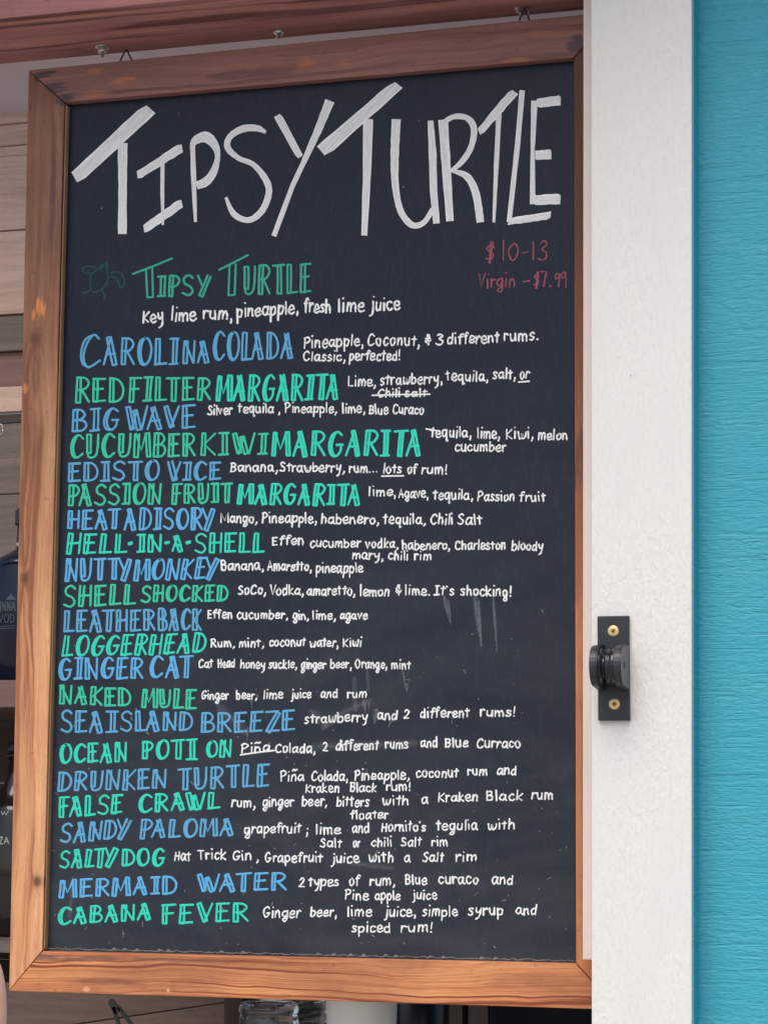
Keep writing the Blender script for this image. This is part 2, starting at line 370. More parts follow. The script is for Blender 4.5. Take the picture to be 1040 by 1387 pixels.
# layers, front to back (y): post -0.050, stop -0.034, frame -0.012, board 0
Y_POST, Y_STOP, Y_FR, Y_TEAL = -0.050, -0.034, -0.010, -0.014
zt, zb = 3.1, 0.0
def edge(u0, u1, Y, z):
    """x at height z of the near-vertical edge that passes through (u0, 0) and (u1, 1387) in the photograph"""
    p, q = P(u0, 0, Y), P(u1, 1387, Y)
    return p.x + (q.x - p.x) * (z - p.z) / (q.z - p.z)
zt, zb = 3.0, 1.0
xl = edge(799.5, 800.5, Y_POST, BZ); xr = edge(936.5, 936, Y_POST, BZ)
def quad(ul, ur, Y, z0=zb, z1=zt): return [(edge(*ul, Y, z0), z0), (edge(*ur, Y, z0), z0), (edge(*ur, Y, z1), z1), (edge(*ul, Y, z1), z1)]
post = link('white_post', prism(quad((799.5, 800.5), (936.5, 936.5), Y_POST), Y_POST, Y_POST + 0.028, axis=1, bev=0.0022), M['white'],
    label='white painted rough timber trim board between the wooden frame and the turquoise wall', cat='trim board')
tq = quad((936.5, 936.5), (980, 980), Y_POST); dx = .0006
wall = link('wall', prism([(tq[0][0] + dx, zb), (xr + 3, zb), (xr + 3, zt), (tq[3][0] + dx, zt)], Y_TEAL, Y_TEAL + 0.09, bev=0), M['teal'],
    label='turquoise painted rough plywood wall right of the white trim board', cat='wall')
# the trim board's edge towards the wall is brushed over with the wall paint
link('painted_edge', prism([(tq[0][0] + .0002, zb), (tq[0][0] + .0012, zb), (tq[3][0] + .0012, zt), (tq[3][0] + .0002, zt)], Y_POST + .0035, Y_TEAL - .0005, bev=0), M['teal'], post)
sx0 = edge(789.0, 788.5, Y_STOP, BZ); sz0 = P(794, 1300, Y_STOP).z
stop = link('stop_moulding', prism([(edge(789.5, 788.5, Y_STOP, sz0), sz0), (xl + .02, sz0), (xl + .02, zt), (edge(789.5, 788.5, Y_STOP, zt), zt)], Y_STOP, Y_STOP + 0.0115, axis=1, bev=0.0012), M['stop'],
    label='thin pinkish white strip ending above the bottom rail beside the white trim board', cat='moulding')
stop.location.y = 0.0
jamb = link('jamb', box(P(850, 600, Y_FR).x, xr + 0.01, Y_TEAL + 0.0905, 0.16, zb, zt, axis=1, bev=0), M['dark_room'], kind=Hs)
# header beam
Y_HB = 0.034
zh = P(300, 59.5, Y_HB).z
yfront = PZ(120, 22, zh).y
hx0 = -2.0
hdr = empty('header_beam', 'reddish brown stained timber header with two faces above the menu board', 'beam')
link('beam_timber', box(hx0, sx0 - 0.001, yfront, Y_HB, zh, zh + 0.12, axis=0, uo=.3, bev=0.0016), M['wood_header'], hdr)
link('upper_timber', box(hx0, sx0 - 0.001, yfront - 0.012, yfront - 0.0008, zh + 0.002, zh + 0.2, axis=0, uo=1.3, bev=0.0014), M['wood_header'], hdr)

# ------------------------------------------------------------------ the menu board
board = empty('menu_board', 'framed black chalkboard drinks menu headed TIPSY TURTLE in white, hanging in the serving window', 'menu board')
FI = [(88, 138.5), (776, 78), (779, 1305.5), (58, 1288.5)]          # inner outline of the frame: tl tr br bl
FO = [(39, 95), (836, 14.8), (838, 1368), (12.5, 1342.5)]
def xz(p, Y=Y_FR): q = P(p[0], p[1], Y); return (q.x, q.z)
fi = [xz(p) for p in FI]; fo = [xz(p) for p in FO]
def rail(q, mat, axis):
    return link('frame_rail', prism(q, Y_FR, Y_FR + 0.020, axis=axis, bev=0.0011), M[mat], board)
g = 0.0005
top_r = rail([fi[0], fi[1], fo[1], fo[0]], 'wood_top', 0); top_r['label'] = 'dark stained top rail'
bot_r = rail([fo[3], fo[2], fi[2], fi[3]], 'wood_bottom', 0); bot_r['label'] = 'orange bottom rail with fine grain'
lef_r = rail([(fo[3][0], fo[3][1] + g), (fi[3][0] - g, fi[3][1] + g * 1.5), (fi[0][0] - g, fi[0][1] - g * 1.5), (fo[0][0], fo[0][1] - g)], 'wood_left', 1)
lef_r['label'] = 'left rail going from dark brown at the top to light orange below'
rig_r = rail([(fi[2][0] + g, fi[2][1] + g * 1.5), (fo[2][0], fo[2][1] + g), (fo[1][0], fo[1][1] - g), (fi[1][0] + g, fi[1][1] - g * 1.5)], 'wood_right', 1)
rig_r['label'] = 'right rail almost hidden behind the white strip'
link('inner_lit_edge', prism([(fi[3][0] + g, fi[3][1] + .002), (fi[3][0] + .0017, fi[3][1] + .003), (fi[0][0] + .0017, fi[0][1] - .003), (fi[0][0] + g, fi[0][1] - .002)], Y_FR + .0018, -0.0004, axis=1, bev=.0004), M['lit_edge'], lef_r)  # pale strip: light on the rail's inner bevel put into colour
cx = [p[0] for p in fi]; cz = [p[1] for p in fi]
panel = link('chalkboard_panel', box(min(cx) - .012, max(cx) + .012, 0.0, 0.0045, min(cz) - .012, max(cz) + .012, bev=0), M['board'], board)

# ---- strokes
def catmull(pts, n=6):
    if len(pts) < 3: return pts
    p = [pts[0]] + list(pts) + [pts[-1]]; out = []
    for i in range(1, len(p) - 2):
        a, b, c, d = p[i - 1], p[i], p[i + 1], p[i + 2]
        for k in range(n):
            t = k / n
            out.append(tuple(0.5 * ((2 * b[j]) + (-a[j] + c[j]) * t + (2 * a[j] - 5 * b[j] + 4 * c[j] - d[j]) * t * t + (-a[j] + 3 * b[j] - 3 * c[j] + d[j]) * t ** 3) for j in range(len(b))))
    out.append(tuple(pts[-1])); return out
class Ink:
    """collects strokes given in photograph pixels and lays them on the board plane as thin raised ribbons"""
    def __init__(s): s.v, s.f, s.uv = [], [], []
    def stroke(s, pts, w, rounded=True, flat=False, h0=0.00010, vs=0.0):
        # pts: (x, y) or (x, y, width)
        q = [(p[0], p[1], p[2] if len(p) > 2 else w) for p in pts]
        c = [q[0]]
        for p in q[1:]:
            if math.hypot(p[0] - c[-1][0], p[1] - c[-1][1]) > 0.25: c.append(p)
        q = c
        if len(q) < 2:
            x, y, ww = q[0]; q = [(x - .3, y, ww), (x + .3, y + .1, ww)]
        if rounded:
            def ext(a, b, k, f):
                dx, dy = a[0] - b[0], a[1] - b[1]; L = math.hypot(dx, dy) or 1
                return (a[0] + dx / L * a[2] * k, a[1] + dy / L * a[2] * k, a[2] * f)
            q = [ext(q[0], q[1], .42, .42), ext(q[0], q[1], .22, .82)] + q + [ext(q[-1], q[-2], .22, .82), ext(q[-1], q[-2], .42, .42)]
        h = h0 + random.random() * 0.00022
        L = 0; base = len(s.v); n = len(q); u0 = random.random() * 50
        for i, (x, y, ww) in enumerate(q):
            a, b = q[max(i - 1, 0)], q[min(i + 1, n - 1)]
            dx, dy = b[0] - a[0], b[1] - a[1]; d = math.hypot(dx, dy) or 1
            nx, ny = -dy / d, dx / d
            if i: L += math.hypot(x - q[i - 1][0], y - q[i - 1][1])
            wj = ww * (1 + (random.random() - .5) * 0.10)
            for k, hh in ((-.5, -0.00004), (-.34, h), (.34, h), (.5, -0.00004)):
                p = P(x + nx * wj * k, y + ny * wj * k, 0.0)
                s.v.append((p.x, -hh, p.z)); s.uv.append((k + .5, u0 + L / 28))
        for i in range(n - 1):
            for k in range(3):
                a = base + i * 4 + k; s.f.append((a, a + 1, a + 5, a + 4))
    def poly(s, pts, h=0.0004, along=(0, 1)):
        """flat area of ink: quad p0 p1 (one end) p2 p3 (other end), split into strips so that it shows brush streaks"""
        p0, p1, p2, p3 = pts; n = 10; m = 5; base = len(s.v); u0 = random.random() * 50
        L = math.hypot(p3[0] - p0[0], p3[1] - p0[1])
        for i in range(n + 1):
            t = i / n
            a = (p0[0] + (p3[0] - p0[0]) * t, p0[1] + (p3[1] - p0[1]) * t); b = (p1[0] + (p2[0] - p1[0]) * t, p1[1] + (p2[1] - p1[1]) * t)
            ja = (random.random() - .5) * 0.9; jb = (random.random() - .5) * 0.9
            if i in (0, n): ja = jb = 0
            for k in range(m + 1):
                q = k / m
                x = a[0] + (b[0] - a[0]) * q + (ja if k == 0 else jb if k == m else 0) * .6
                y = a[1] + (b[1] - a[1]) * q + (ja if k == 0 else jb if k == m else 0)
                pp = P(x, y, 0.0); edge = k in (0, m) or i in (0, n)
                s.v.append((pp.x, 0.00004 if edge else -h - random.random() * 0.00006, pp.z)); s.uv.append((q, u0 + L * t / 28))
        for i in range(n):
            for k in range(m):
                a = base + i * (m + 1) + k; s.f.append((a, a + 1, a + m + 2, a + m + 1))
    def build(s, name, mat, label=None):
        me = mesh(name, s.v, s.f, s.uv); me = fix_dir(me)
        return link(name, me, M[mat], panel, label=label)
def fix_dir(me):
    # every ink face looks out of the board
    me.flip_normals() if sum(p.normal.y for p in me.polygons) > 0 else None
    bm = bmesh.new(); bm.from_mesh(me)
    for f in bm.faces:
        if f.normal.y > 0: f.normal_flip()
    bm.to_mesh(me); bm.free(); return me

# ---- handwriting: small letters, x-height 1; 's' smooth stroke, 'l' straight stroke
def G(w, *st): return (w, [(t[0], [tuple(float(q) for q in p.split(',')) for p in t[1:].split()]) for t in st])
LOW = {
'a': G(.78, 's.66,.82 .42,1 .14,.8 .05,.42 .2,.04 .44,.12 .64,.55', 's.68,.98 .66,.5 .68,.12 .82,.02'),
'b': G(.74, 'l.10,1.8 .08,.02', 's.09,.6 .34,.96 .62,.82 .7,.46 .52,.06 .26,0 .09,.18'),
'c': G(.66, 's.62,.82 .40,1 .13,.78 .06,.4 .2,.05 .44,0 .66,.2'),
'd': G(.76, 's.60,.8 .36,.96 .09,.62 .1,.16 .34,0 .62,.32', 'l.67,1.8 .66,.0'),
'e': G(.70, 's.06,.46 .40,.50 .66,.62 .56,.96 .28,1.0 .06,.62 .10,.16 .40,-.02 .72,.18'),
'f': G(.52, 's.62,1.6 .46,1.82 .28,1.66 .24,1.1 .22,0', 'l.02,1.0 .5,1.06'),
'g': G(.74, 's.64,.82 .4,1 .12,.8 .06,.4 .22,.06 .46,.14 .64,.6', 's.66,1 .68,.2 .62,-.5 .4,-.86 .14,-.72 .2,-.4 .62,-.1'),
'h': G(.74, 'l.08,1.8 .07,.0', 's.08,.5 .32,.94 .56,.84 .62,.4 .64,0'),
'i': G(.24, 'l.12,.96 .12,.0', 'l.12,1.80 .13,1.86'),
'j': G(.34, 's.26,1 .28,.2 .22,-.55 -.04,-.76', 'l.26,1.80 .27,1.86'),
'k': G(.68, 'l.08,1.8 .07,0', 'l.6,1.0 .1,.42 .64,0'),
'l': G(.22, 'l.10,1.8 .12,.0'),
'm': G(1.04, 'l.07,.98 .06,0', 's.07,.55 .28,.98 .46,.82 .5,.4 .5,0', 's.5,.55 .72,.98 .9,.82 .94,.4 .96,0'),
'n': G(.72, 'l.07,.98 .06,0', 's.07,.55 .32,.98 .54,.84 .6,.4 .62,0'),
'o': G(.72, 's.4,1 .12,.8 .06,.4 .24,.03 .5,.06 .66,.42 .6,.86 .36,1'),
'p': G(.74, 'l.08,1 .07,-.85', 's.08,.66 .34,1 .62,.84 .68,.46 .5,.08 .26,.02 .09,.22'),
'q': G(.76, 's.64,.82 .4,1 .12,.8 .06,.4 .24,.04 .46,.14 .64,.6', 's.66,1 .66,0 .64,-.8 .8,-.6'),
'r': G(.50, 'l.08,1 .07,0', 's.08,.5 .24,.88 .42,.98 .54,.86'),
's': G(.58, 's.54,.86 .34,1 .12,.84 .2,.58 .44,.42 .5,.16 .28,0 .04,.1'),
't': G(.52, 'l.26,1.55 .25,.05', 'l.0,1.0 .52,1.04'),
'T': G(.82, 'l.0,1.66 .84,1.7', 'l.42,1.66 .42,0'),
'u': G(.72, 's.07,1 .08,.3 .3,0 .54,.2 .6,.6', 'l.61,1 .64,0'),
'v': G(.66, 'l.04,1 .32,0 .62,1'),
'w': G(.98, 's.04,1 .14,.2 .3,0 .46,.3 .5,.85 .54,.2 .72,0 .9,.4 .94,1'),
'x': G(.66, 'l.04,1 .62,0', 'l.6,1 .04,0'),
'y': G(.70, 's.06,1 .12,.45 .34,.3 .6,.6', 's.64,1 .58,.1 .44,-.6 .16,-.82'),
'z': G(.64, 'l.06,.96 .58,.98 .08,.03 .62,.02'),
'1': G(.26, 'l.12,1.7 .12,0'),
'2': G(.70, 's.06,1.2 .3,1.55 .6,1.3 .4,.7 .06,.03', 'l.06,.03 .64,.05'),
'3': G(.68, 's.06,1.5 .36,1.7 .6,1.4 .24,.95 .6,.7 .56,.15 .26,0 .02,.18'),
'0': G(.80, 's.44,1.7 .14,1.4 .06,.8 .24,.1 .5,.06 .72,.7 .66,1.4 .4,1.7'),
'7': G(.70, 'l.04,1.62 .64,1.68 .3,0'),
'9': G(.66, 's.6,1.35 .36,1.7 .1,1.4 .24,1.0 .58,1.3', 'l.6,1.6 .56,0'),
'$': G(.66, 's.6,1.36 .36,1.6 .1,1.3 .3,.95 .56,.6 .44,.16 .06,.2', 'l.38,1.95 .28,-.25', 'l.5,1.95 .4,-.25'),
'-': G(.62, 'l.08,.8 .54,.84'), "'": G(.16, 'l.08,1.75 .08,1.45'),
',': G(.34, 's.2,.12 .22,-.1 .1,-.45'), ';': G(.34, 's.2,.12 .22,-.1 .1,-.45', 'l.2,.75 .2,.8'), '.': G(.28, 'l.13,.03 .15,.06'), '!': G(.30, 'l.17,1.75 .13,.5', 'l.12,.03 .13,.07'),
'&': G(.80, 's.7,.6 .4,.25 .1,.5 .46,1.0 .5,1.5 .3,1.5 .36,.9 .42,-.1', 'l.08,.85 .62,.9'),
'\u00f1': G(.72, 'l.07,.98 .06,0', 's.07,.55 .32,.98 .54,.84 .6,.4 .62,0', 's.04,1.95 .22,2.2 .42,1.95 .62,2.2'),
'P': G(.78, 'l.10,1.72 .09,0', 's.0,1.62 .4,1.84 .7,1.5 .6,1.08 .12,.8'),
'C': G(.86, 's.80,1.4 .56,1.7 .22,1.45 .06,.8 .2,.15 .5,0 .82,.26'),
'L': G(.66, 'l.08,1.6 .08,.04 .62,.1'),
'S': G(.72, 's.64,1.4 .4,1.66 .12,1.36 .3,.94 .6,.62 .56,.14 .3,0 .02,.18'),
'B': G(.76, 'l.10,1.65 .09,0', 's.02,1.6 .42,1.68 .62,1.36 .5,1.0 .12,.88', 's.12,.88 .56,.84 .7,.44 .5,.04 .06,.02'),
'K': G(.78, 'l.08,1.62 .07,0', 'l.72,1.55 .1,.72 .74,0'),
'A': G(.84, 'l.04,0 .38,1.66 .78,0', 'l.16,.6 .68,.62'),
'M': G(1.30, 'l.04,0 .10,1.6 .62,.35 1.14,1.6 1.24,0'),
'E': G(.70, 'l.10,1.62 .08,.02', 'l.08,1.6 .62,1.64', 'l.1,.85 .54,.88', 'l.08,.02 .66,.06'),
'V': G(.80, 'l.04,1.66 .4,0 .76,1.66'),
'R': G(.82, 'l.10,1.65 .08,0', 's.02,1.58 .44,1.7 .66,1.38 .5,1.0 .12,.84', 'l.3,.84 .76,0'),
'G': G(.86, 's.76,1.42 .5,1.68 .18,1.4 .06,.7 .26,.08 .58,.1 .74,.62', 'l.46,.7 .86,.72'),
'H': G(.80, 'l.10,1.6 .08,0', 'l.7,1.6 .7,0', 'l.1,.8 .7,.84'),
'O': G(.94, 's.5,1.66 .16,1.35 .06,.7 .28,.06 .62,.08 .86,.8 .72,1.5 .44,1.66'),
'N': G(.84, 'l.08,0 .1,1.65 .72,0 .74,1.65'), 'D': G(.84, 'l.10,1.65 .08,0', 's.02,1.62 .5,1.55 .78,.9 .6,.15 .08,0'), 'Z': G(.76, 'l.06,1.6 .7,1.65 .06,.02 .74,.04'),
'I': G(.66, 'l.06,1.66 .62,1.7', 'l.33,1.66 .33,.02', 'l.04,.02 .64,.06'),
}
def write(ink, text, x0, x1, b0, xh, w=2.5, b1=None, cap=1.0):
    """one word: from x0 to x1 on a baseline b0 (left) .. b1 (right), x-height xh"""
    b1 = b0 if b1 is None else b1
    x0 += .8; x1 -= 1.6; gap = .22; tot = sum(LOW[c][0] for c in text) + gap * (len(text) - 1)
    sx = (x1 - x0) / tot; x = 0
    for c in text:
        gw, sts = LOW[c]
        xh_ = xh; jy = (random.random() - .5) * xh * .15; js = 1 + (random.random() - .5) * .18; rot = .03 + (random.random() - .5) * .16
        for kind, pts in sts:
            q = []
            for (px, py) in pts:
                py2 = js * (py * cap if (c.isupper() or c.isdigit() or c == '$') else py * .8 if py < 0 else py if py <= 1.1 else 1.1 + (py - 1.1) * .62)
                jx = (random.random() - .5) * .09; jz = (random.random() - .5) * .10
                X = x0 + (x + px + jx) * sx + rot * (py2 * xh); t = (x + px) / tot
                q.append((X, b0 + (b1 - b0) * t - (py2 + jz) * xh + jy))
            if kind == 's': q = catmull(q, 4)
            ink.stroke([(a_[0], a_[1], w * .92 * (1 + .22 * math.sin(i_ * .9 + jx * 90))) for i_, a_ in enumerate(q)], w)
        x += gw + gap

# ---- capitals of the drink names: box 1 x 1; 'd' = stem drawn twice and joined at its ends
def C(w, *st): return (w, [(t[0], [tuple(float(q) for q in p.split(',')) for p in t[1:].split()]) for t in st])
CAP = {
'A': C(.95, 'l.02,0 .50,1', 'd.50,1 .90,0', 'l.2,.36 .8,.38'),
'B': C(.85, 'd.06,1 .04,0', 's.06,1 .6,.98 .84,.76 .6,.54 .12,.52', 's.3,.52 .8,.46 .96,.22 .7,.02 .06,0'),
'C': C(.90, 's.96,.84 .6,1 .22,.84 .04,.45 .2,.08 .56,0 .96,.18', 's.5,.97 .34,.8 .22,.45 .34,.1 .5,.01'),
'D': C(.92, 'd.06,1 .04,0', 's.06,1 .6,.94 .94,.6 .86,.2 .5,.02 .04,0'),
'E': C(.80, 'd.08,.98 .04,0', 'l.06,.99 .96,1', 'l.2,.54 .8,.56', 'l.04,0 .96,.03'),
'F': C(.78, 'd.10,.98 .06,0', 'l.02,.99 .98,1', 'l.22,.52 .8,.54'),
'G': C(.92, 's.9,.86 .6,1 .22,.84 .04,.42 .2,.06 .56,0 .84,.2 .88,.44', 'l.56,.46 .98,.46', 's.5,.97 .34,.8 .22,.42 .34,.1 .5,.01'),
'H': C(.88, 'd.08,1 .04,0', 'l.92,1 .9,0', 'l.2,.5 .9,.52'),
'I': C(.56, 'd.40,.98 .38,.02', 'l.02,.99 .98,1', 'l.0,0 .96,.02'),
'K': C(.88, 'd.08,1 .05,0', 'l.94,.98 .22,.48 .96,0'),
'L': C(.78, 'd.08,1 .05,.02', 'l.04,0 .98,.03'),
'M': C(1.15, 'd.08,.98 .02,0', 'l.16,.98 .46,.28 .76,1', 'D.74,1 .82,0'),
'N': C(.95, 'd.06,1 .04,0', 'l.14,.98 .84,.02', 'l.92,1 .88,0'),
'O': C(.92, 's.52,1 .16,.86 .04,.46 .2,.08 .52,0 .86,.2 .96,.6 .78,.94 .46,1', 's.48,.98 .28,.8 .2,.45 .32,.12 .5,.02'),
'P': C(.80, 'd.08,1 .05,0', 's.06,1 .66,.98 .94,.76 .66,.5 .2,.46'),
'R': C(.88, 'd.08,1 .05,0', 's.06,1 .64,.98 .9,.78 .64,.54 .2,.5', 'l.42,.5 .96,0'),
'S': C(.80, 's.92,.86 .56,1 .14,.86 .2,.6 .7,.44 .9,.2 .56,0 .02,.12'),
'T': C(.86, 'l.0,.98 1.0,1', 'd.42,.98 .40,0'),
'U': C(.90, 'd.06,1 .10,.20', 's.08,.3 .2,.05 .5,0 .8,.14 .9,.5', 'l.92,1 .9,.4'),
'V': C(.92, 'd.04,1 .44,.02', 'l.5,0 .98,1'),
'W': C(1.3, 'd.02,.98 .24,.02', 'l.3,.02 .5,.85', 'd.5,.85 .72,.02', 'l.76,.02 .98,1'),
'Y': C(.92, 'l.02,1 .40,.48', 'D.78,1 .18,0'),
'Z': C(.88, 'l.06,.97 .94,1', 'd.86,.98 .06,.03', 'l.04,0 .98,.03'),
'-': C(.34, 'l.1,.5 .9,.54', 'l.12,.44 .88,.48'),
}
def caps(ink, text, x0, x1, t0, b0, t1, b1, gp=4.8, w=3.05, slant=0.0, wts=None):
    wts = {'SEAISLAND': [1, 1, 1, 1.5, 1, 1, 1, 1, 1], 'POTI': [1, 1, 1.05, 1.4]}.get(text)
    """one word of double-stroked capitals between two lines"""
    x0 += .8; x1 -= .8; gap = .20; ws = [CAP[c][0] for c in text]
    if wts: ws = [a * b for a, b in zip(ws, wts)]
    KP = ('AT', 'TA', 'LT', 'TY', 'AV', 'WA', 'AW', 'PA', 'LA', 'AY', 'FA', 'RY', 'EY', 'VA', 'DY')
    kr = [(-.20 if text[i:i + 2] in KP else 0) for i in range(len(text))]; x1 -= 1.0
    tot = sum(ws) + gap * (len(text) - 1) + sum(kr); sx = (x1 - x0) / tot; x = 0
    for c, gw, kn in zip(text, ws, kr):
        jy = (random.random() - .5) * 1.6; sl = slant + (random.random() - .5) * .06; jt = (random.random() - .5) * 1.6
        def mp(px, py):
            X = x0 + (x + px * gw) * sx; t = (X - x0) / (x1 - x0)
            B = b0 + (b1 - b0) * t + jy; T = t0 + (t1 - t0) * t + jt
            return (X + sl * py * (B - T) + (random.random() - .5) * .5, B + (T - B) * py + (random.random() - .5) * .5)
        for kind, pts in CAP[c][1]:
            ww = w * (1 + (random.random() - .5) * .15)
            if kind in 'dD':
                a, b = mp(*pts[0]), mp(*pts[1]); dx, dy = b[0] - a[0], b[1] - a[1]; d = math.hypot(dx, dy)
                nx, ny = (-dy / d, dx / d)
                if nx < 0: nx, ny = -nx, -ny
                if kind == 'd' and pts[0][0] + pts[1][0] > 1.06: nx, ny = -nx, -ny
                g1, g2 = gp * (1 + (random.random() - .5) * .3), gp * (1 + (random.random() - .5) * .3)
                a2, b2 = (a[0] + nx * g1, a[1] + ny * g1), (b[0] + nx * g2, b[1] + ny * g2)
                m1 = ((a[0] + b[0]) / 2 + random.uniform(-.4, .4), (a[1] + b[1]) / 2); m2 = ((a2[0] + b2[0]) / 2 + random.uniform(-.4, .4), (a2[1] + b2[1]) / 2)
                ink.stroke([a, m1, b], ww); ink.stroke([a2, m2, b2], ww)
                if random.random() < .8: ink.stroke([a, a2], ww * .9)
                ink.stroke([b, b2], ww * .9)
            else:
                q = [mp(*p) for p in pts]
                if kind == 's': q = catmull(q, 5)
                ink.stroke(q, ww)
        x += gw + gap + kn

# ---- the heading, painted with a broad marker
k = 1 / 2.476
def A_(x, y): return (x * k, y * k)
def B_(x, y): return (400 + x * k, y * k)
T = Ink()
def bpoly(f, *p): T.poly([f(*q) for q in p])
def bst(f, pts, smooth=False, n=8):
    q = [(*f(x, y), ww * k) for (x, y, ww) in pts]
    if smooth: q = catmull(q, n)
    else:
        q2 = []
        for a, b in zip(q[:-1], q[1:]):
            for i in range(6): q2.append(tuple(a[j] + (b[j] - a[j]) * i / 6 for j in range(3)))
        q = q2 + [q[-1]]
    T.stroke(q, 5, rounded=False, h0=0.0003)
bst(A_, [(412, 480, 34), (412, 620, 30), (411, 785, 30)]); bpoly(A_, (238, 580), (262, 622), (525, 378), (487, 345))
bst(A_, [(546, 530, 14), (545, 640, 14), (547, 755, 8)]); bpoly(A_, (458, 575), (462, 605), (615, 510), (610, 477)); bpoly(A_, (480, 756), (485, 787), (615, 695), (608, 663))
bst(A_, [(646, 480, 16), (650, 600, 18), (656, 745, 10)]); bst(A_, [(642, 500, 10), (655, 472, 26), (692, 460, 38), (722, 490, 26), (730, 530, 18), (715, 580, 26), (690, 610, 30), (660, 622, 26)], True)
bst(A_, [(892, 444, 10), (862, 430, 22), (815, 432, 24), (772, 458, 20), (764, 495, 22), (800, 530, 18), (850, 552, 18), (890, 600, 22), (902, 645, 22), (880, 705, 22), (835, 738, 20), (785, 718, 20), (758, 662, 10)], True)
bpoly(A_, (918, 392), (942, 378), (1017, 522), (998, 535))
bst(B_, [(116, 338, 32), (75, 440, 26), (30, 540, 18), (-10, 625, 16), (-72, 792, 18)])
bst(B_, [(244, 400, 34), (240, 580, 28), (231, 790, 20)]); bpoly(B_, (70, 492), (102, 530), (362, 293), (330, 268))
bst(B_, [(338, 400, 32), (333, 520, 28), (335, 620, 24), (350, 700, 22), (378, 745, 22), (405, 757, 20), (435, 742, 18), (460, 700, 16)], True)
bst(B_, [(453, 405, 20), (460, 520, 26), (463, 640, 26), (473, 750, 22)])
bst(B_, [(495, 402, 34), (507, 580, 30), (518, 742, 26)]); bst(B_, [(485, 418, 14), (530, 392, 18), (575, 396, 20), (598, 430, 22), (590, 490, 20), (560, 540, 20), (522, 574, 12)], True)
bst(B_, [(522, 572, 10), (575, 592, 24), (605, 650, 26), (620, 746, 26)], True)
bst(B_, [(682, 380, 18), (673, 560, 16), (665, 746, 10)]); bpoly(B_, (610, 432), (620, 458), (748, 315), (722, 297))
bst(B_, [(760, 303, 18), (745, 480, 18), (716, 745, 16)]); bpoly(B_, (710, 755), (714, 732), (858, 708), (855, 735))
bst(B_, [(801, 338, 22), (795, 500, 14), (795, 685, 20)]); bpoly(B_, (808, 332), (808, 362), (889, 354), (890, 318)); bpoly(B_, (803, 505), (803, 538), (858, 534), (858, 500)); bpoly(B_, (790, 655), (795, 688), (888, 685), (890, 648))
T.build('title_lettering', 'ink_title', 'large white heading TIPSY TURTLE in broad marker strokes')

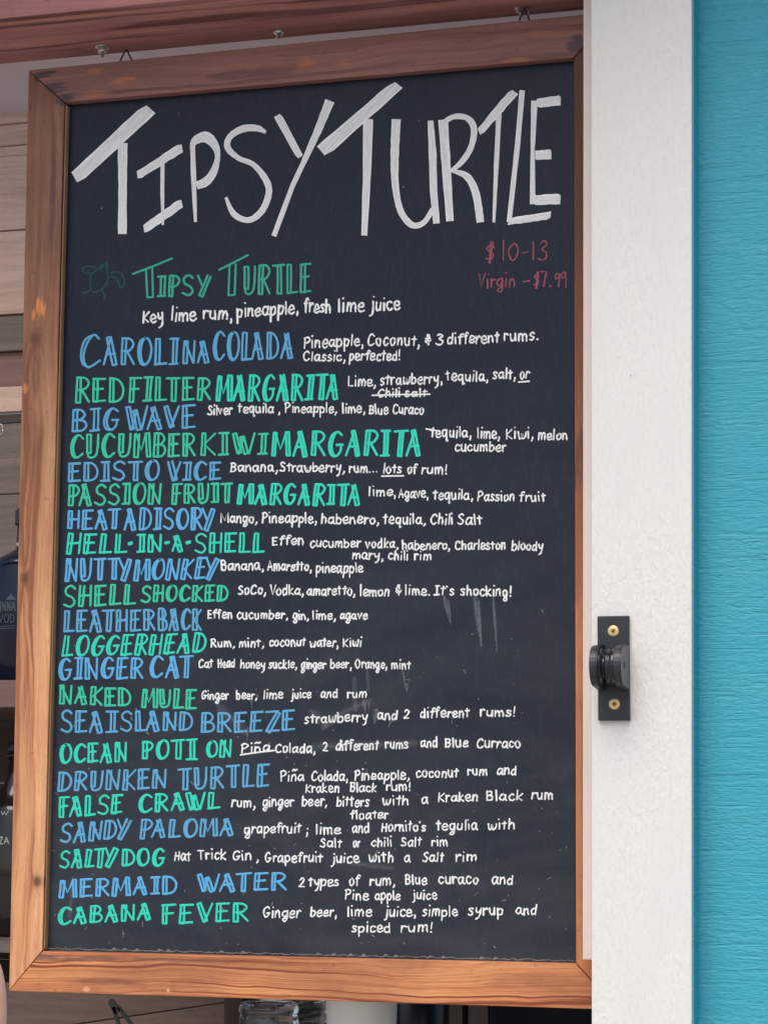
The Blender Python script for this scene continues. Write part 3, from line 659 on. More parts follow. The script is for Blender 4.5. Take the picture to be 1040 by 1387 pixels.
# ---- drink names
NAMES = [
 ('TIPSY TURTLE', 'ink_green_dim', [('IPSY', 213, 286, 375, 401, 373, 400), ('URTLE', 329, 423, 361, 399.5, 357, 395)]),
 ('CAROLINA COLADA', 'ink_blue', [('AROLI', 140, 243, 457, 494, 459, 493), ('NA', 247, 286, 463, 492, 462, 491), ('COLADA', 288, 399, 450, 488, 451, 485)]),
 ('RED FILTER MARGARITA', 'ink_green', [('RED', 101.5, 170, 512, 545, 513, 543.5), ('FILTER', 174, 287, 511.5, 544, 512, 541)]),
 ('BIG WAVE', 'ink_blue', [('BIG', 97.4, 162.8, 555, 585, 553, 581), ('WAVE', 169, 266.6, 552, 582, 549, 578)]),
 ('CUCUMBER KIWI MARGARITA', 'ink_green', [('CUCUMBER', 94.6, 266.6, 589, 620, 587, 617), ('KIWI', 271, 364, 587.5, 616, 587, 614.5)]),
 ('EDISTO VICE', 'ink_blue', [('EDISTO', 92, 217.5, 628, 652, 624, 649.5), ('VICE', 225.5, 301, 626, 651, 626, 649)]),
 ('PASSION FRUIT MARGARITA', 'ink_green', [('PASSION', 92, 220, 657, 685, 655, 682), ('FRUIT', 232, 316, 656, 682, 655, 680)]),
 ('HEAT ADISORY', 'ink_blue_hi', [('HEAT', 91, 164, 692, 716, 690, 716), ('ADISORY', 168, 292, 689, 717, 689, 717)]),
 ('HELL-IN-A-SHELL', 'ink_teal', [('HELL', 89.4, 174, 723, 749.5, 724, 748), ('-', 173, 181, 723, 748, 723, 748), ('IN', 185.3, 221, 724.5, 748, 724, 747), ('-', 223, 231.5, 723, 747, 723, 747), ('A', 233, 250, 725, 746, 725, 746), ('-', 251, 260, 722, 747, 722, 747), ('SHELL', 263.5, 359.4, 723, 748, 722, 748)]),
 ('NUTTY MONKEY', 'ink_blue_hi', [('NUTTY', 87.7, 179.4, 757, 787, 757, 784), ('MONKEY', 180.5, 295.4, 758, 786, 756, 783)]),
 ('SHELL SHOCKED', 'ink_green', [('SHELL', 86, 185.3, 794, 822, 792, 818), ('SHOCKED', 190.8, 310.3, 794, 815, 793, 813)]),
 ('LEATHER BACK', 'ink_blue', [('LEATHER', 86, 212, 828, 856, 826, 853), ('BACK', 214, 274.6, 825, 853, 825, 853)]),
 ('LOGGERHEAD', 'ink_teal', [('LOGGERHEAD', 83.5, 279.8, 862, 889, 858, 883)]),
 ('GINGER CAT', 'ink_blue_hi', [('GINGER', 79, 195.7, 892, 920, 891, 918), ('CAT', 202, 262.5, 890, 918, 889, 917)]),
 ('NAKED MULE', 'ink_green', [('NAKED', 79.7, 179.4, 929, 952, 933, 957), ('MULE', 191.5, 267.7, 934.5, 958, 934, 960)]),
 ('SEA ISLAND BREEZE', 'ink_blue', [('SEAISLAND', 82.5, 262.5, 963, 992, 965, 989), ('BREEZE', 271.8, 401, 967, 992, 963, 989)]),
 ('OCEAN POTION', 'ink_teal', [('OCEAN', 80.8, 174, 1008.6, 1033.5, 1005.5, 1031), ('POTI', 192, 269.4, 1005, 1027, 1001.5, 1029), ('ON', 278.8, 315, 1004, 1026, 1003, 1025.5)]),
 ('DRUNKEN TURTLE', 'ink_blue', [('DRUNKEN', 78, 227, 1046, 1071.5, 1042, 1067), ('TURTLE', 240.7, 366.3, 1042, 1070, 1035, 1064)]),
 ('FALSE CRAWL', 'ink_teal', [('FALSE', 79.7, 167.3, 1080, 1107, 1077, 1100), ('CRAWL', 187, 299.5, 1077, 1101, 1073, 1094)]),
 ('SANDY PALOMA', 'ink_blue', [('SANDY', 81.5, 175.3, 1117, 1142, 1109, 1134), ('PALOMA', 188.8, 319, 1111, 1135, 1108, 1131)]),
 ('SALTY DOG', 'ink_teal', [('SALTY', 80.8, 157, 1153, 1175, 1149, 1173), ('DOG', 165, 224.4, 1151, 1173, 1150, 1172)]),
 ('MERMAID WATER', 'ink_blue_hi', [('MERMAID', 79.7, 241.7, 1193, 1215, 1187, 1210), ('WATER', 266.6, 389.5, 1186, 1208, 1182, 1205)]),
 ('CABANA FEVER', 'ink_teal', [('CABANA', 78.3, 207, 1230, 1252, 1224, 1245), ('FEVER', 219.2, 338, 1226, 1251, 1223, 1247)]),
]
SLANT = {'MONKEY': .12, 'LOGGERHEAD': .14, 'HELL': .08, 'SHOCKED': .04, 'SALTY': .1, 'FALSE': .03, 'DRUNKEN': .04, 'SANDY': .12, 'PALOMA': .06, 'SHELL': .04}
for label, mat, words in NAMES:
    I = Ink(); word_by_word = ' ' in label and label not in ('TIPSY TURTLE', 'CAROLINA COLADA')
    for (t, x0, x1, t0, b0, t1, b1) in words:
        caps(I, t, x0, x1, t0, b0, t1, b1, gp=5.0 if mat != 'ink_blue_hi' else 4.4, slant=SLANT.get(t, .02))
        if word_by_word:
            I.build('drink_name', mat, ('blue' if 'blue' in mat else 'green') + ' hollow capitals ' + t + ' in the line ' + label); I = Ink()
    if word_by_word: continue
    if label == 'TIPSY TURTLE':
        I.stroke([(180.5, 371), (207, 361), (233.5, 350)], 2.8); I.stroke([(198, 366), (200, 403)], 2.8); I.stroke([(206.5, 363), (207.5, 402)], 2.8); I.stroke([(200, 403), (207, 402.5)], 2.6)
        I.stroke([(297, 365.5), (316, 356), (336, 345.5)], 2.8); I.stroke([(311, 360), (309.5, 400)], 2.8); I.stroke([(319.5, 358), (318, 399.5)], 2.8); I.stroke([(309.5, 400), (318, 399.5)], 2.6)
    if label == 'CAROLINA COLADA':
        I.stroke(catmull([(134.5, 459), (128, 453.5), (120, 462), (114, 478), (115, 492), (122, 497), (136, 488)], 5), 3); I.stroke(catmull([(128, 453.5), (116, 460), (110.5, 476), (112, 492), (121, 498)], 5), 3)
    I.build('drink_name', mat, ('blue' if 'blue' in mat else 'green') + ' hollow capitals ' + label)
MG = [('bold green capitals MARGARITA in the red filter line', [('MARGARITA', 292, 460, 509, 543, 507.5, 540.5)]),
      ('bold green capitals MARGARITA in the cucumber kiwi line', [('MARGARITA', 367.4, 572, 585, 617, 583.6, 617)]),
      ('bold green capitals MARGARITA in the passion fruit line', [('MARGARITA', 321, 489.5, 656, 682.5, 657, 684)])]
for label, words in MG:
    I = Ink()
    for (t, x0, x1, t0, b0, t1, b1) in words:
        caps(I, t, x0, x1, t0, b0, t1, b1, gp=4.3, w=3.4, slant=.06)
    I.build('drink_name', 'ink_teal', label)

# ---- descriptions: (word, x0, x1, baseline left, baseline right)
DESC = [
 ('Key lime rum, pineapple, fresh lime juice', 12.0, 2.9, 'Key,193,223,436 lime,231,267,434.5 rum\\,,274.6,317,432.5 pineapple\\,,320,406,430,424 fresh,411,449,423 lime,457,495,422 juice,501,543,420'),
 ('Pineapple, Coconut, & 3 different rums.', 10.3, 2.6, 'Pineapple\\,,411,494,472,468 Coconut\\,,497,570,468 &,574,586,467 3,589,601,466 different,605,677,466,464 rums.,681,731,462,460'),
 ('Classic, perfected!', 9.0, 2.5, 'Classic\\,,410,469.5,488.6 perfected!,472,544,488'),
 ('Lime, strawberry, tequila, salt, or', 9.5, 2.5, 'Lime\\,,471,511,522.5 strawberry\\,,514,601,521,519 tequila\\,,603,663,516 salt\\,,666.5,700,513 or,703,717,513'),
 ('Chili salt', 7.5, 2.4, 'Chili,511,543,537.5 salt,548,579,537'),
 ('Silver tequila, Pineapple, lime, Blue Curaco', 8.6, 2.4, 'Silver,280.7,316,561.5 tequila,322,372,559 \\,,376,381,559 Pineapple\\,,385.7,458,559 lime\\,,462.6,496,559 Blue,499,527,560.5 Curaco,531,575,560.5'),
 ('tequila, lime, Kiwi, melon', 9.4, 2.5, 'tequila\\,,582,640,592 lime\\,,645.6,678.5,593.5 Kiwi\\,,684,724,594 melon,728,769.5,595.5'),
 ('cucumber', 8.8, 2.4, 'cucumber,615,686,611'),
 ('Banana, Strawberry, rum... lots of rum!', 8.8, 2.5, 'Banana\\,,311.6,378,638.5 Strawberry\\,,379,468.5,639 rum...,472,513,640 lots,518,545,641 of,551,565,641 rum!,570,607,641.7'),
 ('lime, Agave, tequila, Passion fruit', 8.6, 2.4, 'lime,498.6,533,671.5 \\,,533,537,672 Agave\\,,539,582,674 tequila\\,,586,642,676 Passion,645.5,698,678 fruit,702.5,740,679'),
 ('Mango, Pineapple, habenero, tequila, Chili salt', 9.0, 2.5, 'Mango\\,,298,350,708 Pineapple\\,,354,431,708 habenero\\,,434,515,709 tequila\\,,518,578,709.5 Chili,582,614.5,710 Salt,619,654,710'),
 ('Effen cucumber vodka, habenero, Charleston bloody', 8.4, 2.4, 'Effen,368,413,738 cucumber,419,489.5,741 vodka\\,,494,541,742 habenero\\,,544,611,744 Charleston,615.6,686,744 bloody,692,736,745'),
 ('mary, chili rim', 8.0, 2.4, 'mary\\,,476.7,521,757.5 chili,525,554,758 rim,560,585.6,758'),
 ('Banana, Amaretto, pineapple', 9.0, 2.5, 'Banana\\,,299,359,772 Amaretto\\,,362,424,773 pineapple,427,493,775.5'),
 ('SoCo, Vodka, amaretto, lemon & lime. It\'s shocking!', 9.0, 2.5, 'SoCo\\,,322,362,805 Vodka\\,,364.6,413,806 amaretto\\,,415,483,806 lemon,487,528.6,807 &,534.5,546,806 lime.,548,584,806 It\'s,587,616,806 shocking!,623,694,806,808'),
 ('Effen cucumber, gin, lime, agave', 8.0, 2.4, 'Effen,280.5,316,837.5 cucumber\\,,320,392,838 gin\\,,396,420,839 lime\\,,422.7,456.6,839 agave,459.5,498.6,838.5'),
 ('Rum, mint, coconut water, Kiwi', 8.0, 2.4, 'Rum\\,,285,320,876 mint\\,,323.4,359.4,876 coconut,364,415,875 water\\,,419,460,876 Kiwi,464,491,875.5'),
 ('Cat Head honey suckle, ginger beer, Orange, mint', 8.0, 2.3, 'Cat,268.4,290,904 Head,294.7,319.6,904 honey,325,360.5,905 suckle\\,,363,404,905 ginger,407,442,905.5 beer\\,,446.8,478,905 Orange\\,,480.4,526,905 mint,529.7,557,906'),
 ('Ginger beer, lime juice and rum', 7.8, 2.3, 'Ginger,272,311,947 beer\\,,319.6,350,947 lime,356,384.7,946 juice,394,422.7,945.5 and,433.6,458.5,945 rum,469.4,498,945'),
 ('strawberry and 2 different rums!', 8.8, 2.4, 'strawberry,411.7,499,980,976.5 and,510.7,539,974.5 2,546,556,973 different,568,637,972,971 rums!,649,700,970'),
 ('Pi\u00f1a Colada, 2 different rums and Blue Curraco', 8.8, 2.4, 'Pi\u00f1a,326,367,1020,1018 Colada\\,,372,429,1019 2,436.5,445.7,1017 different,454,514,1016.5,1015 rums,521,554,1013.5 and,569,593.6,1012 Blue,601.7,635,1012 Curraco,645,706,1012.5'),
 ('Pi\u00f1a Colada, Pineapple, coconut rum and', 9.0, 2.4, 'Pi\u00f1a,379,413,1057.5 Colada\\,,421,473,1057.5 Pineapple\\,,479,556,1057,1055 coconut,562.6,622,1052.5 rum,632,661,1050 and,672,700.7,1049'),
 ('Kraken Black rum!', 8.0, 2.3, 'Kraken,412.8,461,1073 Black,473,511.4,1072 rum!,522,558,1071'),
 ('rum, ginger beer, bitters with a Kraken Black rum', 8.8, 2.4, 'rum\\,,312.7,348,1092.8 ginger,355,399,1092 beer\\,,408,445,1091 bitters,455,501,1092 with,517,555,1090 a,570,581,1088 Kraken,592.5,648.5,1086,1084.5 Black,658,709,1084 rum,718.6,750,1082.5'),
 ('floater', 8.0, 2.3, 'floater,474,527,1110,1108.5'),
 ('grapefruit; lime and Hornito\'s tegulia with', 9.0, 2.4, 'grapefruit,330.7,409,1129,1127.5 ;,414,419,1129 lime,427.4,462,1129.5 and,476,501.6,1128 Hornito\'s,515.8,578,1126 tegulia,590,648,1124 with,659.4,699,1123'),
 ('Salt or chili salt rim', 8.2, 2.3, 'Salt,433,464,1147.5 or,477.5,489,1147 chili,502,532,1146.4 Salt,542.5,572,1146 rim,583.4,607.5,1145.7'),
 ('Hat Trick Gin, Grapefruit juice with a salt rim', 8.8, 2.4, 'Hat,235.5,260,1165.7 Trick,267.7,307.5,1163.5 Gin,314.4,342,1165 \\,,347,352,1166 Grapefruit,358.4,437.6,1167.5 juice,448.6,487.7,1168.5 with,498.6,534.5,1167.5 a,547,557,1167 Salt,571.7,602,1166.8 rim,615.6,647,1166'),
 ('2 types of rum, Blue curaco and', 9.2, 2.4, '2,403.7,414,1201 types,417.5,459.6,1200 of,472,488,1199 rum\\,,499.7,537,1199 Blue,548,579,1197.8 curaco,592.5,649.5,1196.7 and,665,696,1197.5'),
 ('Pine apple juice', 8.4, 2.3, 'Pine,465.8,500.5,1218.6 apple,507,543,1218.6 juice,558,593,1218'),
 ('Ginger beer, lime juice, simple syrup and', 9.2, 2.4, 'Ginger,356,408,1242.5 beer\\,,419.4,458,1241 lime,469.4,505,1240.6 juice\\,,520.6,565,1241 simple,571,621,1240.6 syrup,633,683,1239 and,698,727.7,1238.7'),
 ('spiced rum!', 9.0, 2.4, 'spiced,475.6,530.4,1262.5 rum!,542,588,1262'),
]
EXTRA = {'Chili salt': [[(504, 535.5), (540, 534.5), (582, 534)]], 'Lime, strawberry, tequila, salt, or': [[(702, 517.5), (716.5, 516.5)]],
 'Banana, Strawberry, rum... lots of rum!': [[(517, 645), (546.5, 644.5)]], 'tequila, lime, Kiwi, melon': [[(577, 581), (592, 583.5)]],
 'Pi\u00f1a Colada, 2 different rums and Blue Curraco': [[(326, 1022.5), (350, 1019), (372, 1016.5)]]}
for text, xh, ww, spec in DESC:
    I = Ink()
    for item in spec.split(' '):
        parts = item.replace('\\,', '\x01').split(',')
        wd = parts[0].replace('\x01', ','); nums = [float(q) for q in parts[1:]]
        write(I, wd, nums[0], nums[1], nums[2], xh * .94, w=ww, b1=nums[3] if len(nums) > 3 else None, cap=.86)
    for st in EXTRA.get(text, []): I.stroke(st, 2.3)
    I.build('description', 'ink_white', 'small white handwriting: ' + text)
I = Ink(); write(I, '$', 655, 671, 353, 14.4, w=2.3); write(I, '10-13', 678, 742, 352.5, 14.6, w=2.2); I.build('price', 'ink_red', 'faded red $10-13')
I = Ink(); write(I, 'Virgin', 646, 699, 390, 11.5, w=2.2, b1=387.5); I.stroke([(708, 381.5), (717, 380.5)], 2.2); write(I, '$7.99', 721, 769, 388.5, 11, w=2.2); I.build('price', 'ink_red', 'faded red Virgin - $7.99')
# turtle doodle, mostly wiped off
I = Ink(); f = lambda x, y: (95 + x / 11.556, 340 + y / 11.556)
for st in ([(330, 600), (320, 480), (340, 370), (420, 300), (500, 230), (575, 190), (580, 290), (600, 400), (590, 480), (520, 580), (430, 640), (350, 640)],
           [(470, 300), (540, 215), (585, 180), (585, 340)], [(640, 350), (760, 330), (850, 430), (840, 540), (780, 570), (770, 500), (720, 420), (640, 400)],
           [(400, 260), (280, 240), (200, 280), (240, 350), (330, 350)], [(320, 620), (240, 660), (200, 640)], [(510, 620), (540, 700), (540, 770)]):
    I.stroke(catmull([f(*p) for p in st], 5), 2.6)
I.build('turtle_drawing', 'ink_ghost', 'faint wiped green outline of a turtle')

# ---- wiped and dripped chalk, specks, dried paint along the bottom edge
I = Ink()
for (x, y0, y1, ww, dx) in [(601, 806, 843, 5, 8), (607, 812, 846, 3, 4), (643, 808, 876, 7, 9), (648, 812, 868, 3, 4), (668, 810, 884, 4, 5), (493, 948, 966, 4, 2), (545, 905, 930, 3, 4), (551, 925, 938, 4, 0), (336, 985, 1003, 3, -1), (341, 945, 960, 3, 0), (500, 950, 962, 2, 0), (511, 960, 980, 8, -4), (535, 965, 985, 5, -9)]:
    n = 8; I.stroke([(x + dx * i / n, y0 + (y1 - y0) * i / n, 1.5 * ww * (.4 + .6 * math.sin(math.pi * min(1, .15 + i / n)))) for i in range(n + 1)], ww, rounded=False, h0=.00046)
a = I.build('smear', 'smear', None); a['kind'] = 'stuff'
I = Ink()
for pts, ww in [([(425, 1012), (470, 1010), (520, 1008), (560, 1007)], 14), ([(425, 966), (440, 982), (455, 972)], 16), ([(440, 985), (465, 965), (500, 950)], 12), ([(100, 1190), (95, 1240)], 8), ([(480, 1170), (530, 1176)], 9), ([(300, 960), (330, 990)], 18), ([(480, 920), (482, 960)], 9), ([(497, 900), (499, 935)], 7)]:
    q = []
    for aa, bb in zip(pts[:-1], pts[1:]):
        for i in range(4): q.append((aa[0] + (bb[0] - aa[0]) * i / 4, aa[1] + (bb[1] - aa[1]) * i / 4))
    I.stroke(q + [pts[-1]], ww, rounded=True, h0=.0006)
a = I.build('smear', 'smear_faint', None); a['kind'] = 'stuff'
I = Ink(); rs = random.Random(5)
for i in range(230):
    y = 820 + 470 * rs.random() ** .6; x = 66 + rs.random() * 708
    if i < 14: y = 120 + rs.random() * 650
    a = rs.random() * 3.14; L = rs.choice([.5, .8, 1.2, 2.4, 4.5]) * rs.random(); ww = rs.choice([.7, .8, 1.0, 1.5])
    I.stroke([(x - L * math.cos(a), y - L * math.sin(a)), (x + L * math.cos(a), y + L * math.sin(a))], ww)
a = I.build('paint_specks', 'smear_solid', None)
a['kind'] = 'stuff'
I = Ink(); x = 62
while x < 778:
    def ybot(x): return 1286.5 + (x - 62) * (1303.5 - 1286.5) / 717
    L = rs.uniform(14, 34); q = []
    for i in range(7):
        xx = min(778, x + L * i / 6); q.append((xx, ybot(xx) - 1.2 - 2.2 * abs(math.sin(i / 6 * 3.1416)) * rs.random(), rs.uniform(.6, 1.5)))
    I.stroke(q, 1.4)
    if rs.random() < .5: I.stroke([(x + L, ybot(x + L) - 2.5, 1.6), (x + L + 2, ybot(x) - 3, 3), (x + L + 5, ybot(x) - 2, 1.4)], 3)
    x += L * rs.uniform(.8, 1.05)
a = I.build('dried_paint_edge', 'smear_solid', None); a['kind'] = 'stuff'

# ------------------------------------------------------------------ fittings on the board and header
wr = []
for (u, v) in ((162.5, 84), (171, 66.5), (180.5, 84)):
    wr.append(P(u, v, 0.002))
link('hanging_wire', tube([wr[0], (wr[0] + wr[1]) / 2, wr[1] + Vector((-.0006, 0, -.0006)), wr[1] + Vector((.0006, 0, -.0006)), (wr[1] + wr[2]) / 2, wr[2]], 0.0009, 8), M['wire'], board)
w2 = [P(703, 28, 0.002), P(710, 10, 0.002), P(717, 28, 0.002)]
link('hanging_wire', tube([w2[0], w2[1] + Vector((-.0006, 0, -.0006)), w2[1] + Vector((.0006, 0, -.0006)), w2[2]], 0.0009, 8), M['wire'], board)

def stud(u, v, Yc, r, label):
    p = P(u, v, Yc)
    e = empty('cup_hook', label, 'hook', group='hooks screwed into the header')
    h = zh - p.z
    link('flange', lathe([(0.0005, h + .0004), (r * .35, h + .0002), (r * .4, .0032), (r * .95, .0022), (r, .0010), (r * .93, .0), (r * .3, -.0004), (.0005, -.0004)], p.x, p.y, p.z, 32), M['steel'], e)
    link('stem', lathe([(.0005, -.0004), (r * .62, -.0006), (r * .60, -.0046), (r * .34, -.0054), (r * .3, -.009), (.0005, -.0095)], p.x, p.y, p.z, 24), M['steel'], e)
    return e, p
stud(139, 65.5, 0.012, .0078, 'short round silver hook under the header near the top left corner of the frame')
stud(378, 40, 0.012, .0092, 'middle silver hook under the header with a wide domed flange')
e, p = stud(703, 5, 0.012, .0100, 'silver hook under the header near the white trim with a wire looped on it')
hk = [p + Vector((0, 0, -.006)), p + Vector((.0015, 0, -.011)), p + Vector((.005, 0, -.0155)), p + Vector((.0085, -.001, -.0145)), p + Vector((.0098, -.001, -.0100)), p + Vector((.0092, -.001, -.005))]
link('hook', tube(hk, 0.0013, 10), M['steel'], e)

# ------------------------------------------------------------------ latch bracket on the white board
lb = empty('latch_bracket', 'black pivot latch bracket with two brass screws on the white trim board', 'bracket')
pl = P(808.5, 834.5, Y_POST - .005); pr = P(852.5, 976, Y_POST - .005)
cz_ = P(830, 903, Y_POST - .02).z
LX0, LX1 = pl.x, pr.x
plate = link('plate', box(LX0, LX1, Y_POST - .0052, Y_POST - .0002, pr.z, pl.z, axis=1, bev=.0009), M['black_plastic'], lb)
def ear(x0, x1, rad=.0190, cy=-.0310, base=.0215, fil=True):
    prof = [(Y_POST - .0045, cz_ - base), (Y_POST - .009, cz_ - base + .0005)]
    for i in range(15):
        a = math.pi * (-0.42 + 0.84 * i / 14)
        prof.append((Y_POST + cy - rad * math.cos(a), cz_ + rad * math.sin(a)))
    prof += [(Y_POST - .009, cz_ + base - .0005), (Y_POST - .0045, cz_ + base)]
    bm = bmesh.new(); A = [bm.verts.new((x0, y, z)) for y, z in prof]; B = [bm.verts.new((x1, y, z)) for y, z in prof]; n = len(prof)
    bm.faces.new(A); bm.faces.new(B[::-1])
    for i in range(n): bm.faces.new((A[i], B[i], B[(i + 1) % n], A[(i + 1) % n]))
    bmesh.ops.recalc_face_normals(bm, faces=bm.faces)
    es = [e_ for e_ in bm.edges if abs(e_.verts[0].co.x - e_.verts[1].co.x) < 1e-6]
    bmesh.ops.bevel(bm, geom=es, offset=.0011, segments=2, affect='EDGES')
    me = bpy.data.meshes.new('ear'); bm.to_mesh(me); bm.free(); return me
th = (LX1 - LX0) * .25
e1 = link('ear', ear(LX0 + .0002, LX0 + th), M['black_plastic'], lb)
e2 = link('ear', ear(LX1 - th, LX1 - .0002), M['black_plastic'], lb)
# pivot hole in the right ear: a dark sunk plug
def xcyl(x0, x1, r, y, z, seg=24, prof=None):
    vsl, fs = [], []
    prof = prof or [(x0, r), (x1, r)]
    for (x, rr) in prof:
        for k in range(seg):
            a = 2 * math.pi * k / seg; vsl.append((x, y + rr * math.cos(a), z + rr * math.sin(a)))
    for i in range(len(prof) - 1):
        for k in range(seg): fs.append((i * seg + k, i * seg + (k + 1) % seg, (i + 1) * seg + (k + 1) % seg, (i + 1) * seg + k))
    fs += [tuple(range(seg)), tuple((len(prof) - 1) * seg + k for k in range(seg))]
    return fix(mesh('xcyl', vsl, fs, smooth=False))
link('pivot_hole', xcyl(LX1 - .003, LX1 + .0001, .0036, Y_POST - .030, cz_ + .001), M['dark_room'], e2)
mx0, mx1 = LX0 + th, LX1 - th; L = mx1 - mx0
rl = link('roller', xcyl(0, 0, 0, Y_POST - .0275, cz_, 40, prof=[(mx0 - .001, .0162), (mx0 + L * .1, .0165), (mx0 + L * .16, .012), (mx0 + L * .30, .0105), (mx0 + L * .38, .0155), (mx0 + L * .55, .0162), (mx0 + L * .60, .0145), (mx0 + L * .68, .0162), (mx1 + .001, .0165)]), M['black_gloss'], lb)
for p_ in rl.data.polygons: p_.use_smooth = True
link('web', box(mx0 - .0005, mx1 + .0005, Y_POST - .012, Y_POST - .005, cz_ - .016, cz_ + .0165, bev=.0006), M['black_plastic'], lb)
for (u, v) in ((829.8, 854.6), (831.3, 953.5)):
    c0 = P(u, v, Y_POST - .0062); r = .0054
    prof = [(.0003, -.0006), (r * .6, -.0006), (r * .92, -.0004), (r, .0002), (r, .0012)]
    vsl, fs = [], []; seg = 32
    for (rr, yy) in prof:
        for k in range(seg):
            a = 2 * math.pi * k / seg; vsl.append((c0.x + rr * math.cos(a), c0.y + yy + .0012, c0.z + rr * math.sin(a)))
    for i in range(len(prof) - 1):
        for k in range(seg): fs.append((i * seg + k, (i + 1) * seg + k, (i + 1) * seg + (k + 1) % seg, i * seg + (k + 1) % seg))
    fs.append(tuple(range(seg)))
    sc_ = link('screw', fix(mesh('screw', vsl, fs, smooth=True)), M['brass'], lb)
    st = []
    for k in range(12):
        rr = r * (.50 if k % 2 == 0 else .26); a = 2 * math.pi * k / 12
        st.append((c0.x + rr * math.cos(a), c0.z + rr * math.sin(a)))
    link('recess', prism(st, c0.y + .00045, c0.y + .0010, bev=0), M['brass_dark'], sc_)

# ------------------------------------------------------------------ inside the hut, seen left of and below the frame
YB = 0.90
back = empty('back_wall', 'wall of horizontal limed planks inside the hut, left of the menu board', 'wall')
bands = [(60, 153, 'fascia', .012), (153.5, 167.5, 'plank_pink', -.006), (168.2, 196, 'plank_pink', .0), (197, 210.5, 'plank_pink', .002), (211.8, 311.3, 'plank_pink', -.003), (312.6, 424.5, 'plank_pink', 0), (426, 473.8, 'plank_grey', .004),
         (475, 525, 'plank_brown', .012), (525.5, 559, 'plank_pink', -.012), (560, 668, 'plank_grey', .002), (669.6, 790, 'plank_grey', 0), (791, 915, 'plank_grey', .001)]
for i, (v0, v1, mt, off) in enumerate(bands):
    z1, z0 = P(20, v0, YB).z, P(20, v1, YB).z
    link('plank', box(-1.4, .8, YB + off, YB + off + .02, z0, z1, uo=i * .83, bev=.0012), M[mt], back)
for i, (v0, v1, mt) in enumerate([(916, 1060, 'plank_dark'), (1061.5, 1180, 'plank_dark'), (1181.5, 1300, 'plank_dark'), (1301.5, 1460, 'plank_dark')]):
    z1, z0 = P(20, v0, YB).z, P(20, v1, YB).z
    link('plank', box(-1.4, .8, YB + .004, YB + .024, z0, z1, uo=i * .67, bev=.0012), M['room_plank'], back)
YS = 0.50
def shelf(v0, v1, mt, label, x1=-.05):
    z1, z0 = P(15, v0, YS).z, P(15, v1, YS).z
    return link('wall_shelf', box(-1.3, x1, YS, YB - .014, z0, z1, uo=.2, bev=.0012), M[mt], label=label, cat='shelf'), z1
sh1, zs1 = shelf(921, 958, 'plank_brown', 'brown wooden shelf edge under the blue bottle, left of the frame')
sh2, zs2 = shelf(1275, 1291, 'plank_grey', 'lower thin shelf edge behind the left rail, under the dark bottle')
# wire rod with a ringed end
ra = [P(-60, 576, .7), P(2, 573, .7), P(60, 569, .7), P(200, 560, .7)]
rod = empty('hanging_rail', 'thin dark wire rail with a silver ring, on the grey planks left of the frame', 'rail')
link('rod', tube(ra, .0016, 8), M['wire'], rod)
rp = P(-2, 582, .7)
link('ring', tube([rp + Vector((.0075 * math.cos(a), 0, .0085 * math.sin(a))) for a in [2 * math.pi * k / 20 for k in range(21)]], .0011, 8), M['steel'], rod)

def arc_text(ink_, text, xs, zc, hh, cx_, cy_, rad, w):
    """strokes wrapped round a bottle"""
    for ch, (x0, x1) in zip(text, xs):
        gw, sts = LOW[ch]
        for kind, pts in sts:
            if kind == 's': pts = catmull(pts, 4)
            prev = []
            for (px, py) in pts:
                x = x0 + (x1 - x0) * px / gw; z = zc + py / 1.65 * hh
                prev.append((x, z))
            for a, b in zip(prev[:-1], prev[1:]):
                dx, dz = b[0] - a[0], b[1] - a[1]; d = math.hypot(dx, dz) or 1; nx, nz = -dz / d * w / 2, dx / d * w / 2
                base = len(ink_['v'])
                for (x, z) in ((a[0] + nx, a[1] + nz), (a[0] - nx, a[1] - nz), (b[0] - nx, b[1] - nz), (b[0] + nx, b[1] + nz)):
                    x = max(-rad * .98, min(rad * .98, x)); ink_['v'].append((cx_ + x, cy_ - math.sqrt((rad + .0004) ** 2 - x * x), z))
                ink_['f'].append((base, base + 1, base + 2, base + 3))
YBt = 0.60
def px(u, v, Y=YBt): return P(u, v, Y)
bt = empty('blue_bottle', 'tall dark blue vodka bottle with black cap standing on the shelf behind the left rail', 'bottle')
c0 = px(36, 765); rad = .046; zc = zs1 + .0005; zsh = px(20, 768).z; znk = px(25, 745).z; ztop = px(25, 712).z; zcap = px(25, 690).z
link('bottle_glass', lathe([(.001, 0), (rad * .94, .001), (rad, .006), (rad, zsh - zc - .004), (rad * .93, zsh - zc + .006), (rad * .55, zsh - zc + .0165), (.014, znk - zc), (.0125, ztop - zc), (.001, ztop - zc)], c0.x, c0.y, zc, 64), M['bottle_blue'], bt)
link('cap', lathe([(.001, 0), (.0155, .0), (.0160, .002), (.0160, zcap - ztop - .003), (.0135, zcap - ztop), (.001, zcap - ztop + .0005)], c0.x, c0.y, ztop, 40), M['black_plastic'], bt)
link('neck_band', lathe([(.0138, 0), (.0148, .001), (.0148, .005), (.0138, .006)], c0.x, c0.y, znk + .003, 40), M['steel'], bt)
D = {'v': [], 'f': []}
front = c0.y - rad
def lx(u): return px(u, 820, front).x - c0.x
arc_text(D, 'PINNA', [(lx(-8), lx(-3)), (lx(-.5), lx(1.5)), (lx(3), lx(8.5)), (lx(10), lx(15)), (lx(16.2), lx(21.8))], px(10, 827.5, front).z, px(10, 815, front).z - px(10, 827.5, front).z, c0.x, c0.y, rad, .0016)
arc_text(D, 'VOD', [(lx(-2), lx(5)), (lx(6.5), lx(13.5)), (lx(14.8), lx(20.5))], px(10, 843, front).z, px(10, 832, front).z - px(10, 843, front).z, c0.x, c0.y, rad, .0011)
